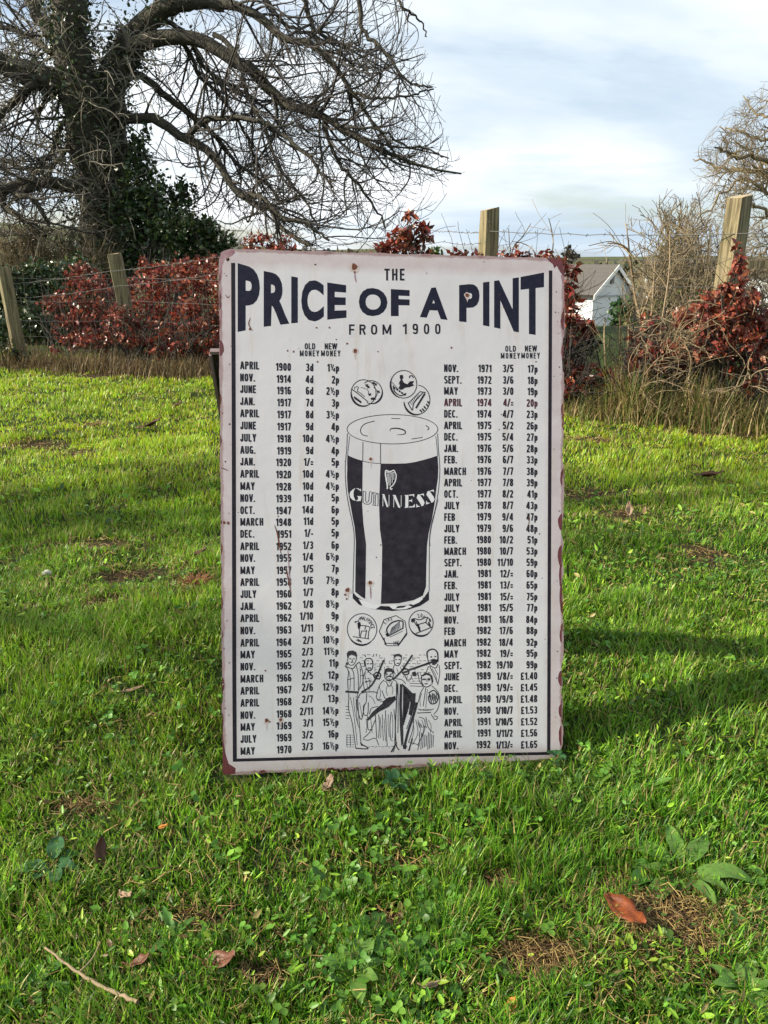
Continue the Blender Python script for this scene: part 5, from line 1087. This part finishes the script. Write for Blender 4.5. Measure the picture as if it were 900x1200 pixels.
shrub('leafy_bramble', 'sparse olive green bramble foliage behind the bare pale stems', 'brambles', [(760, 380, 26, 22, 6.2), (790, 360, 24, 20, 6.2), (825, 385, 26, 24, 6.2), (770, 415, 30, 16, 6.0), (740, 420, 20, 14, 6.0), (845, 345, 20, 22, 6.3)], (790, 6.2), rg, .8, .04, [[.09, .13, .025], [.13, .15, .035], [.06, .09, .02], [.17, .12, .05]], 'leaf', 10, .55)
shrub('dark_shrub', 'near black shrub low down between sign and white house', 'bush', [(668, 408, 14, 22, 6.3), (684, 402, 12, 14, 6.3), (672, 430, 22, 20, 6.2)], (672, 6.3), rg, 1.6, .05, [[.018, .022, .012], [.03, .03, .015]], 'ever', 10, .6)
shrub('young_tree', 'small round distant tree on the skyline right of the sign', 'tree', [(668, 298, 9, 9, 110), (674, 304, 10, 6, 110)], (668, 110.), rg, 3.5, .5, [[.06, .055, .04], [.08, .07, .05]], 'ever', 8, .7, stemr=.08)
shrub('conifer', 'small bright green shrub tip peeping over the sign top', 'shrub', [(511, 296, 7, 7, 9.)], (511, 9.), rg, 4, .06, [[.05, .10, .02]], 'ever', 6, .5)
# far wood along the skyline
pts = []
for k in range(3400):
    Y = 240 + 500 * rg.random(); a = rg.uniform(-.62, .62); x_ = a * Y
    if vnoise(x_ / 40, Y / 70, 77) < .42: continue
    hgt = 3 + 5 * vnoise(x_ / 15, Y / 15, 78); pts.append((x_ + rg.normal(0, 2), Y, float(gz(x_, Y)) + hgt * rg.random()))
pts = np.array(pts); V, F, c = leafcloud(pts, rg, 4.2, [[.05, .045, .03], [.065, .055, .035], [.035, .045, .02]], .8)
tag(link('distant_wood', mkmesh('distant_wood', V, F, M['ever'], c)), 'far off brown woodland and hedgerows along the skyline', 'woodland', kind='stuff')

# ------------------------------------------------------------------ house
M['render'] = mat('pale_render_wall', (.62, .66, .68), .8, noise=(3, .3, (.50, .53, .54)), bump=(20, .3, .02))
def roofmat():
    m = mat('brown_roof_tiles', (.085, .078, .072), .85, noise=(2, .5, (.06, .055, .05))); n = m.node_tree.nodes; L = m.node_tree.links; t = n.new('ShaderNodeTexCoord'); wv = n.new('ShaderNodeTexWave'); wv.bands_direction = 'Z'; wv.wave_profile = 'SAW'; wv.inputs['Scale'].default_value = 1.1
    L.new(t.outputs['Object'], wv.inputs[0]); bp = n.new('ShaderNodeBump'); bp.inputs['Distance'].default_value = .25; bp.inputs['Strength'].default_value = 1; L.new(wv.outputs[0], bp.inputs['Height']); L.new(bp.outputs[0], n['Principled BSDF'].inputs['Normal']); return m
M['roof'] = roofmat(); M['board'] = mat('white_barge_board', (.72, .72, .70), .6, noise=(5, .3, (.5, .5, .48))); M['void'] = mat('dark_glass', (.02, .022, .025), .15)
def house(label, px, pyb, pye, pya, Y, wd_, ln_, ang, front='render'):
    c0 = W(px, pyb, Y); ze, za = W(px, pye, Y)[2] - c0[2], W(px, pya, Y)[2] - c0[2]; g_ = np.array([math.cos(ang), math.sin(ang), 0]); b_ = np.array([-math.sin(ang), math.cos(ang), 0]); h = thing('house', label, 'house', c0); z_ = np.array([0, 0, 1.])
    p = lambda s, d, z: tuple(g_ * s + b_ * d + z_ * z)
    w2 = wd_ / 2; mb = MB(); lo = -6
    for d in (0, ln_): mb.add([p(-w2, d, lo), p(w2, d, lo), p(w2, d, ze), p(0, d, za - .12), p(-w2, d, ze)], [(0, 1, 2, 3, 4)] if d == 0 else [(4, 3, 2, 1, 0)])
    for s in (-w2, w2): mb.add([p(s, 0, lo), p(s, ln_, lo), p(s, ln_, ze), p(s, 0, ze)], [(0, 3, 2, 1)] if s < 0 else [(0, 1, 2, 3)])
    link('wall', mb.mesh('wall', M[front]), h); sl = (za - ze) / w2; ov = .45
    for s in (-1, 1):
        mb = MB(); a = [p(0, -.35, za), p(0, ln_ + .3, za), p(s * (w2 + ov), ln_ + .3, ze - ov * sl), p(s * (w2 + ov), -.35, ze - ov * sl)]; t_ = [(v[0], v[1], v[2] + .14) for v in a]; mb.add(a + t_, [(0, 1, 2, 3), (7, 6, 5, 4), (0, 3, 7, 4), (1, 5, 6, 2), (3, 2, 6, 7), (0, 4, 5, 1)]); link('roof', mb.mesh('roof', M['roof']), h)
        mb = MB(); a = [p(s * .01, -.42, za - .22), p(s * (w2 + ov), -.42, ze - ov * sl - .22), p(s * (w2 + ov), -.42, ze - ov * sl + .12), p(s * .01, -.42, za + .12)]; t_ = [tuple(np.array(v) + b_ * .06) for v in a]; mb.add(a + t_, [(0, 1, 2, 3), (7, 6, 5, 4), (0, 4, 5, 1), (2, 6, 7, 3), (1, 5, 6, 2)]); link('barge_board', mb.mesh('barge_board', M['board']), h)
    return h, p, w2, ze, za
h, p, w2, ze, za = house('white gabled house with a brown tiled roof right of the sign', 712, 412, 341, 312, 62., 4.4, 15, .62)
mb = MB(); box(mb, p(-.25, -.04, ze + .95), (p(1, 0, 0), p(0, 1, 0), (0, 0, 1)), (.34, .14, .8)); link('vent', mb.mesh('vent', M['void']), h)
mb = MB(); box(mb, p(0, -.05, ze - .35), (p(1, 0, 0), p(0, 1, 0), (0, 0, 1)), (4.3, .1, .10)); link('string_course', mb.mesh('string_course', mat('grey_board', (.35, .37, .38), .7)), h)  # plain grey horizontal board across the gable, just below the eaves
house('low farm building with terracotta roof at the right edge', 905, 335, 317, 306, 60., 5, 9, 1.2)

# ------------------------------------------------------------------ fence
rg = np.random.default_rng(71)
def post(label, px, pyt, Y, wd_, rot, leanx=0., leany=0., sides=4, n=9, base_in=.0):
    top = W(px, pyt, Y); bx = top[0] - leanx * top[2]; by = Y - leany * top[2]; zb = float(gz(bx, by)) - .06; t = thing('fence_post', label, 'post', (bx, by, zb), 'wooden fence posts'); H = top[2] - zb
    mb = MB(); L_ = []; rr = random.Random(px)
    for i in range(n):
        f = i / (n - 1); c = np.array([leanx * H * f, leany * H * f, H * f]); 
        if sides == 4: prof = [(1, .82), (.82, 1), (-.82, 1), (-1, .82), (-1, -.82), (-.82, -1), (.82, -1), (1, -.82)]
        else: prof = [(math.cos(a), math.sin(a)) for a in np.linspace(0, 2 * math.pi, 12, endpoint=False)]
        for k, (a, b) in enumerate(prof):
            j = 1 + .05 * math.sin(k * 2.1 + px) + rr.uniform(-.03, .03); j *= 1 if i < n - 1 else .95
            x_ = (a * math.cos(rot) - b * math.sin(rot)) * wd_ / 2 * j; y_ = (a * math.sin(rot) + b * math.cos(rot)) * wd_ / 2 * j; L_.append((c[0] + x_, c[1] + y_, c[2] + (rr.uniform(-.006, .006) + .01 * a if i == n - 1 else 0)))
    k = len(prof); fs = [(i * k + j, i * k + (j + 1) % k, (i + 1) * k + (j + 1) % k, (i + 1) * k + j) for i in range(n - 1) for j in range(k)]; mb.add(L_, fs); link('shaft', mb.mesh('shaft', M['wood'], smooth=False), t)
    mb = MB(); mb.add([tuple(v) for v in L_[-k:]], [tuple(range(k))]); link('top_face', mb.mesh('top_face', M['cut']), t)
    for zf in (.93, .62):
        mb = MB(); q_ = np.array([leanx * H * zf, leany * H * zf - wd_ * .5 - .004, H * zf]); V, F = tubes([[q_ + [-.006, .012, .01], q_ + [-.006, -.004, .012], q_ + [.006, -.004, .004], q_ + [.006, .012, 0]]], [[.0025] * 4], 5); mb.add(V, [tuple(f) for f in F]); link('staple', mb.mesh('staple', M['wire']), t)
    return np.array([bx, by, zb]), top
B0, T0 = post('short mossy fence post at the left edge of the photo', 4, 313, 7.25, .125, .3, -.04, -.02, 12)
B1, T1 = post('leaning square fence post among the red beech leaves', 135, 298, 7.25, .115, .1, -.10, -.03)
B2, T2 = post('fence post rising above the top edge of the tin sign', 574.5, 245, 5.65, .112, .25, .0, .0)
B3, T3 = post('tall square fence post at the right wrapped in beech leaves', 867, 230, 4.85, .115, .65, .02, .0)
B4 = np.array([4.3, 3.7, 0]); T4 = np.array([4.3, 3.7, 1.3])
# leafy growth round the foot of the left post
shrub('ivy_clump', 'dark ivy clump wrapped round the foot of the leftmost post', 'ivy', [(2, 395, 8, 20, 7.1), (20, 416, 16, 8, 7.1)], (10, 7.2), rg, 1.6, .04, GREEN_D, 'ever', 8, .8)
def wire(name, label, cat, pts, r_=.0022, sag=.02, barbs=False, parent=None, off=None, group=None):
    P = []
    for a, b in zip(pts[:-1], pts[1:]):
        for t in np.linspace(0, 1, 14, endpoint=False): q_ = np.array(a) + (np.array(b) - np.array(a)) * t; q_[2] -= sag * 4 * t * (1 - t) - .004 * math.sin(t * 40); P.append(q_)
    P.append(np.array(pts[-1])); P = np.array(P); c = P[0] if parent is None else off
    V, F = tubes((P - c)[None], np.full((1, len(P)), r_), 5); me = mkmesh(name, V, F, M['wire'], smooth=True)
    if parent is not None: return link(name, me, parent)
    t = thing(name, label, cat, c, group); link('strand', me, t)
    if barbs:
        Q = []; tot = np.r_[0, np.cumsum(np.linalg.norm(np.diff(P, axis=0), axis=1))]
        for s in np.arange(.1, tot[-1], .115):
            q_ = np.array([np.interp(s, tot, P[:, k]) for k in range(3)]) - c
            for _ in range(2): d = rdir(1, rg)[0] * .014; Q.append(np.stack([q_ - d, q_, q_ + d]))
        V, F = tubes(np.array(Q), np.full((len(Q), 3), .0016), 3); link('barbs', mkmesh('barbs', V, F, M['wire']), t)['kind'] = 'stuff'
    return t
fr = np.array([0, -.065, 0])
a2 = W(574, 271, 5.58); a3 = W(862, 274, 4.78); wire('barbed_wire', 'barbed wire strand running right from the middle post to the tall post', 'barbed wire', [a2, a3, T4 + [0, 0, -.1]], .0026, .015, True)
wire('barbed_wire', 'barbed wire strand running left from the middle post above the sign', 'barbed wire', [a2 + [-.01, 0, .0], W(528, 271, 6.2), W(498, 268, 6.4), W(430, 283, 6.7), W(250, 302, 7.0), W(128, 318, 7.15), W(2, 334, 7.25)], .0026, .01, True)
wire('barbed_wire', 'second barbed strand lower left of the middle post', 'barbed wire', [W(570, 283, 5.57), W(520, 283, 6.2), W(300, 312, 6.9), W(140, 335, 7.15), W(4, 350, 7.25)], .0024, .02, True)
def netting(label, A, B, n_h, step):
    t = thing('wire_netting', label, 'wire fence', A, 'stock netting between the posts'); L_ = np.linalg.norm(B - A); hs = [.06, .17, .29, .43, .60, .80, .96][:n_h]
    for h_ in hs: wire('line_wire', None, None, [A + [0, 0, h_], B + [0, 0, h_]], .0011, .012, parent=t, off=A)
    s0 = None
    for s in np.arange(step, L_, step):
        q_ = A + (B - A) * s / L_; P = np.array([q_ + [rg.normal(0, .004), 0, z_] for z_ in np.linspace(hs[0], hs[-1], 7)]) - [0, 0, .008]; V, F = tubes((P - A)[None], np.full((1, 7), .0009), 4); link('stay_wire', mkmesh('stay_wire', V, F, M['wire'], smooth=True), t)
A = lambda B_, T_: np.array([B_[0], B_[1] - .07, 0.])
netting('wire netting fence stretched between middle and tall right posts', A(B2, T2), A(B3, T3), 7, .15)
netting('wire netting fence running off right from the tall post', A(B3, T3), A(B4, T4), 7, .15)
netting('wire netting fence in front of the red beech hedge on the left', A(B0, T0), A(B1, T1), 6, .15); netting('wire netting fence behind the tin sign', A(B1, T1), A(B2, T2), 6, .15)
# timber rail beyond the tall post
mb = MB(); ra, rb = W(872, 309, 7.5), W(960, 311, 7.2); ra[2] += 0; box(mb, (0, 0, 0), ((1, 0, 0), (0, 1, 0), (0, 0, 1)), (np.linalg.norm(rb - ra), .04, .07)); tr = thing('timber_rail', 'short timber rail of a gate seen beyond the tall right post', 'rail', (ra + rb) / 2); link('rail', mb.mesh('rail', M['wood']), tr)
mb = MB(); zz_ = ra[2]; box(mb, (.33, .045, -zz_ / 2 - .05), ((1, 0, 0), (0, 1, 0), (0, 0, 1)), (.07, .05, zz_ + .2)); link('upright', mb.mesh('upright', M['wood']), tr)

# long dry grass along the fence foot
def tallgrass(spots, name, label, cols, seg=4):
    Vs, Fs, Cs, o = [], [], [], 0
    for (px, pyb, rx, Y, n, Lm, wd_) in spots:
        c = G(px, pyb); c = W(px, 400, Y); k = mpp(Y); x = c[0] + rg.normal(0, .5, n) * rx * k; y = Y + rg.normal(0, .13, n); z = gz(x, y) - .01; L = Lm * (.35 + .75 * rg.random(n)); th = rg.random(n) * 6.28; lean = .2 + 1.35 * rg.random(n) ** 1.1
        d = np.stack([np.cos(th), np.sin(th), 0 * th], -1); sd = np.stack([-d[:, 1], d[:, 0], 0 * th], -1); p_ = np.stack([x, y, z], -1); pp = []
        for s in range(seg + 1): a = lean * (.3 + 1.6 * (s / seg) ** 1.5); pp.append(p_.copy()); p_ = p_ + (d * np.sin(a)[:, None] + np.array([0, 0, 1.]) * np.cos(a)[:, None]) * (L / seg)[:, None]
        pf = [1, .9, .7, .4]; V = []
        for s in range(seg): V += [pp[s] - sd * wd_ * .5 * pf[s], pp[s] + sd * wd_ * .5 * pf[s]]
        V.append(pp[seg]); V = np.stack(V, 1); kk = V.shape[1]; b = np.arange(n)[:, None] * kk + o; Fs.append((np.vstack([b + np.array([[2 * s, 2 * s + 1, 2 * s + 3, 2 * s + 2]]) for s in range(seg - 1)]), b + np.array([[2 * seg - 2, 2 * seg - 1, 2 * seg]])))
        cc_ = np.array(cols)[rg.integers(0, len(cols), n)] * (.6 + .8 * rg.random(n))[:, None]; Vs.append(V.reshape(-1, 3)); Cs.append(np.repeat(cc_, kk, 0)); o += n * kk
    tag(link(name, mkmesh(name, np.vstack(Vs), [np.vstack([f[0] for f in Fs]), np.vstack([f[1] for f in Fs])], M['straw'], np.vstack(Cs))), label, 'long grass', kind='stuff')
ST = [[.34, .25, .11], [.26, .18, .07], [.18, .12, .05], [.12, .12, .03], [.40, .31, .15]]
tallgrass([(px, 425, 22, Y, 360, .12 + .24 * rg.random(), .006) for px, Y in zip(range(10, 270, 18), np.linspace(7.2, 6.6, 15))], 'dry_grass', 'short brown dry grass along the foot of the left hedge', [[.20, .14, .065], [.14, .09, .04], [.10, .08, .035], [.26, .19, .09]])
tallgrass([(738, 470, 13, 4.75, 700, .46, .005), (765, 470, 16, 4.7, 500, .30, .005), (790, 475, 30, 4.65, 600, .26, .005), (820, 478, 18, 4.6, 600, .38, .005), (700, 478, 30, 4.8, 400, .14, .005), (715, 475, 18, 4.85, 400, .24, .005), (860, 480, 30, 4.5, 500, .26, .005), (675, 478, 20, 4.9, 500, .2, .005), (900, 480, 30, 4.5, 400, .24, .005), (850, 470, 24, 4.7, 500, .42, .005), (935, 470, 30, 4.4, 500, .34, .005)], 'dry_grass', 'long straw coloured grass tufts at the foot of the right fence', ST + [[.14, .20, .03], [.10, .16, .02]])

# ------------------------------------------------------------------ broad-leaved weeds, fallen leaves, twig
rg = np.random.default_rng(81)
def bigleaf(L, wd_, curl, fold, wave, n=9, m=5, seed=0, rag=0., lob=0.):
    """leaf blade with a curled, folded surface and thickness; along +X"""
    r_ = random.Random(seed); v = []; ph = r_.random() * 6
    for i in range(n):
        t = i / (n - 1); hw = wd_ / 2 * max(.04, math.sin(math.pi * min(1, t * .92 + .05)) ** .7 * (1 - .25 * t)) * (1 + lob * math.sin(t * 22 + ph)) * (1 + rag * r_.uniform(-1, 1)); a = curl * t
        cx_ = L * (math.sin(a) / curl if abs(curl) > .01 else t); cz = L * ((1 - math.cos(a)) / curl if abs(curl) > .01 else 0)
        for j in range(m):
            s = j / (m - 1) * 2 - 1; v.append((cx_, s * hw * math.cos(fold * .6), cz + abs(s) * hw * math.sin(fold) + wave * wd_ * math.sin(t * 9 + s * 3 + ph)))
    f = [(i * m + j, (i + 1) * m + j, (i + 1) * m + j + 1, i * m + j + 1) for i in range(n - 1) for j in range(m - 1)]; return v, f
def leafmat(name, c1, c2, sc=30, rough=.55, tr=.15): return mat(name, c1, rough, noise=(sc, .8, c2), bump=(120, .5, .003), transl=tr, spec=.4)
def fallen(label, px, py, L, wd_, rot, m, curl=.6, fold=.4, wave=.06, lift=.018, tilt=(0, 0), lob=0, stalk=True, group='fallen leaves on the lawn'):
    c = G(px, py); c[2] += lift * .62; t = thing('fallen_leaf', label, 'leaf', c, group); t.rotation_euler = (tilt[0], tilt[1], rot); v, f = bigleaf(L, wd_, curl, fold, wave, seed=int(px), lob=lob, rag=.22); v = [(a - L / 2, b, z) for a, b, z in v]
    mb = MB(); mb.add(v, f); me = mb.mesh('blade', m, smooth=True); o = link('blade', me, t); md = o.modifiers.new('thick', 'SOLIDIFY'); md.thickness = .0008
    P = np.array([(v[i * 5 + 2][0], v[i * 5 + 2][1], v[i * 5 + 2][2] + .0006) for i in range(9)]) 
    if stalk: P = np.vstack([P[0] + [-L * .25, .004, .002], P])
    V, F = tubes(P[None], np.linspace(.0014, .0005, len(P))[None], 5); link('midrib', mkmesh('midrib', V, F, m, smooth=True), t); return t
LO = leafmat('orange_brown_leaf', (.27, .062, .012), (.06, .022, .012), 75); LD = leafmat('dark_brown_leaf', (.10, .040, .022), (.045, .02, .014)); LT = leafmat('tan_leaf', (.36, .25, .16), (.20, .11, .06)); LY = leafmat('yellow_orange_leaf', (.62, .28, .05), (.40, .12, .03)); LM = leafmat('brown_leaf', (.17, .065, .035), (.09, .035, .02))
fallen('large orange brown fallen leaf on the bare patch at lower right', 733, 1084, .084, .036, -1.02, LO, .7, .45, .09, .030, (.25, .12), .05, False)
fallen('dark brown curled leaf flat in the grass at lower left of centre', 262, 1139, .060, .032, -.15, LM, 1.0, .5, .10, .022, (.2, 0), .08)
fallen('upright narrow dark brown leaf between grass blades at left', 118, 1010, .050, .022, 1.9, LD, .8, .7, .08, .030, (.3, -.6))
fallen('small brown leaf with pale edge left of the dark curled leaf', 166, 1138, .034, .018, .2, LM, .9, .5, .10, .022)
fallen('small yellow orange leaf fragment left of the sign foot', 193, 980, .018, .010, .2, LY, .5, .3, .05, .032, stalk=False)
fallen('orange and tan crumpled leaf just in front of the sign', 386, 932, .034, .020, .9, LT, 1.2, .6, .16, .034)
fallen('pale pinkish leaf lying on grass left of the sign', 157, 817, .050, .014, .3, LT, .3, .3, .04, .030)
fallen('dark brown leaf far out on the sunny lawn left of the sign', 177, 506, .16, .06, .1, LD, .8, .5, .1, .035)
fallen('dark brown leaf on the sunny lawn right of the sign', 830, 566, .13, .05, -.3, LD, .8, .6, .1, .035, (0, .2))
fallen('pale curled leaf on the worn turf right of the sign', 736, 604, .06, .035, 1.5, LT, .9, .6, .1, .035, (0, -.5))
fallen('pale tan leaf near the fence right of the sign', 775, 497, .12, .07, 1.3, LT, .6, .5, .1, .04, (0, -.6))
fallen('curled tan leaf beside the lower middle weed cluster', 150, 1062, .030, .018, -.6, LT, .9, .6, .12, .026)
fallen('dark wet leaf half hidden in grass at bottom centre', 462, 1085, .036, .024, .2, LD, .5, .3, .1, .014)
fallen('yellow brown leaf cut by the bottom edge of the photo', 598, 1192, .030, .018, .8, LY, .8, .5, .1, .024)
fallen('pale straw coloured leaf at the bottom right of centre', 507, 1167, .028, .010, .1, LT, .4, .3, .08, .03)
fallen('dark leaf far out on the lawn near the left hedge', 208, 480, .10, .045, .8, LD, .8, .5, .1, .03)
fallen('dark leaf at the edge of the small bare spot left of the sign', 236, 655, .05, .03, .3, LD, .8, .5, .1, .03)
# russet tuft
t = thing('dead_tuft', 'small russet tuft of dead grass left of the sign', 'grass tuft', G(230, 686)); n = 160; th = rg.random(n) * 6.28; L = .015 + .03 * rg.random(n); b0 = rg.normal(0, .012, (n, 3)) * [1, 1, .2]; e_ = b0 + np.stack([np.cos(th) * L, np.sin(th) * L, L * .7], -1); V, F = tubes(np.stack([b0, (b0 + e_) / 2 + rg.normal(0, .003, (n, 3)), e_], 1), np.full((n, 3), .0011), 3); link('blades', mkmesh('blades', V, F, M['straw'], np.tile(np.array([[.34, .15, .06]]), (len(V), 1))), t)['kind'] = 'stuff'
# twig
tw = [G(57, 1134), G(90, 1158), G(125, 1178), G(164, 1197)]; tw = [q_ + [0, 0, h_] for q_, h_ in zip(tw, (.038, .034, .032, .034))]
t = thing('fallen_twig', 'pale dry twig lying in the grass at the bottom left', 'twig', tw[0]); P = spline(tw, 24) + rg.normal(0, .0006, (24, 3)); V, F = tubes((P - tw[0])[None], (np.linspace(.0015, .0028, 24) * (1 + .15 * np.sin(np.arange(24) * 1.9)))[None], 7); link('stick', mkmesh('stick', V, F, M['stem_pale'], smooth=True), t)
P = spline([P[9], P[9] + [.012, .018, .004], P[9] + [.016, .04, .010]], 8); V, F = tubes((P - tw[0])[None], np.linspace(.0012, .0006, 8)[None], 5); link('side_shoot', mkmesh('side_shoot', V, F, M['stem_pale'], smooth=True), t)
# white stones
M['stone'] = mat('pale_stone', (.55, .52, .42), .8, noise=(30, .6, (.35, .32, .24)), bump=(60, .6, .01))
def stone(label, px, py, s, fl=.6):
    c = G(px, py); c[2] += s * .35 + .02; import bmesh
    bm = bmesh.new(); bmesh.ops.create_icosphere(bm, subdivisions=3, radius=s)
    for v in bm.verts: n_ = 1 + .22 * math.sin(v.co.x / s * 3 + px) * math.cos(v.co.y / s * 4) + .08 * math.sin(v.co.z / s * 9); v.co *= n_; v.co.z *= fl
    me = bpy.data.meshes.new('stone'); bm.to_mesh(me); bm.free(); me.materials.append(M['stone']); me.polygons.foreach_set('use_smooth', [True] * len(me.polygons)); o = link('stone', me, None, tuple(c)); tag(o, label, 'stone')
stone('small cream stone in the lawn left of the sign', 56, 680, .014); stone('pale flat stone at the foot of the left hedge', 137, 433, .05, .4)
# broad leaved plants: each leaf a part
GL1 = leafmat('dock_leaf_green', (.050, .155, .018), (.090, .20, .03), 40, .5, .3); GL2 = leafmat('pale_weed_leaf', (.10, .24, .035), (.16, .26, .05), 40, .5, .35); GL3 = leafmat('blue_green_leaf', (.030, .11, .030), (.05, .13, .04), 30, .5, .25)
def rosette(label, px, py, n, L, wr, m, tiltup=.35, seed=0, spread=6.28, a0=0, lift=.012, lob=0, stalk=.25):
    r_ = random.Random(seed); c = G(px, py); c[2] += lift; t = thing('broad_leaved_weed', label, 'weed', c, 'broad leaved weeds in the lawn')
    for i in range(n):
        l_ = L * r_.uniform(.6, 1.1); v, f = bigleaf(l_, l_ * wr, -r_.uniform(.3, .9), r_.uniform(.15, .4), .05, seed=seed * 31 + i, lob=lob); a = a0 + spread * i / n + r_.uniform(-.25, .25); el = tiltup * r_.uniform(.5, 1.5); s0 = l_ * stalk; vv = []
        for (x, y, z) in v: x += s0; x2 = x * math.cos(el) - z * math.sin(el); z2 = x * math.sin(el) + z * math.cos(el); vv.append((x2 * math.cos(a) - y * math.sin(a), x2 * math.sin(a) + y * math.cos(a), z2))
        mb = MB(); mb.add(vv, f); sx = s0 * math.cos(el); e_ = np.array([sx * math.cos(a), sx * math.sin(a), s0 * math.sin(el)]); V, F = tubes(np.stack([[0 * e_, e_ * .5, e_]]), [[.0014, .0012, .001]], 4); mb.add(V, [tuple(q_) for q_ in F]); link('leaf', mb.mesh('leaf', m, smooth=True), t)
rosette('dark bluish green broad leaves low at the left of the lawn', 64, 1022, 6, .052, .62, GL3, .3, 1)
rosette('light green broad leaves above the bare patch at right', 800, 1030, 8, .085, .42, GL2, .28, 2, lob=.05)
rosette('single pair of round green leaves left of the bare patch', 764, 1029, 3, .040, .8, GL1, .25, 3, 2.4, 2.2)
rosette('green rosette in the bottom centre of the lawn', 436, 1110, 9, .045, .62, GL1, .45, 4)
rosette('rosette with pale leaves just below the one at bottom centre', 415, 1148, 8, .040, .6, GL2, .4, 5)
rosette('leafy rosette right of the bottom centre one', 480, 1130, 7, .040, .6, GL1, .4, 6)
rosette('green weed between the bare spots right of centre', 520, 1075, 7, .045, .5, GL1, .4, 7)
rosette('small round leaved weed at the right foot of the sign', 652, 893, 6, .026, .9, GL3, .5, 8)
rosette('low weed in front of the sign below the left price column', 330, 955, 6, .030, .6, GL1, .4, 9)
rosette('pale leaved weed at the lower right corner of the lawn', 868, 1165, 8, .040, .5, GL2, .4, 10)
rosette('toothed dandelion rosette at the lower left corner', 40, 1165, 9, .055, .32, GL1, .35, 11, lob=.22, stalk=.1)
rosette('toothed dandelion rosette left of the brown curled leaf', 205, 1105, 8, .045, .32, GL1, .35, 12, lob=.22, stalk=.1)
rosette('dark green weed under the middle of the sign edge', 465, 925, 7, .030, .75, GL3, .5, 13)
rosette('round leaved weed before the right half of the sign', 560, 915, 7, .028, .85, GL3, .5, 14)
rosette('pale green weed in long grass right of the sign foot', 760, 930, 7, .035, .5, GL2, .5, 15)

# neighbouring bare tree just outside the left edge, which dapples the lawn with shade
rg = np.random.default_rng(91)
nb = thing('bare_tree', 'bare garden tree outside the left edge whose shade dapples the lawn', 'tree', (-8.2, 1.9, 0)); NO = np.array(nb.location)
P = spline([NO + [0, 0, -.2], NO + [.1, .05, 1.5], NO + [0, .1, 3.2], NO + [.15, 0, 5.2]], 14); V, F = tubes((P - NO)[None], np.linspace(.17, .06, 14)[None], 10); link('trunk', mkmesh('trunk', V, F, M['bark'], smooth=True), nb)
A, Ra = sprout(P[None], np.linspace(.17, .06, 14)[None], 16, (1.4, 2.8), 12, 1.2, .10, .03, .08, rg, .25, .055, .6, .3)
V, F = tubes(A - NO, Ra, 6); link('limbs', mkmesh('limbs', V, F, M['bark'], smooth=True), nb)['kind'] = 'stuff'
B, Rb_ = sprout(A, Ra, 170, (.5, 1.4), 8, .9, .14, .02, .08, rg, .2, .018, .6, .4); D, Rd_ = sprout(B, Rb_, 900, (.2, .7), 5, .9, .16, .02, .08, rg, .1, .008, .7, .5)
for p_, r_ in ((B, Rb_), (D, np.maximum(Rd_, .004))): V, F = tubes(p_ - NO, r_, 3); link('twigs', mkmesh('twigs', V, F, M['twig'], smooth=True), nb)['kind'] = 'stuff'
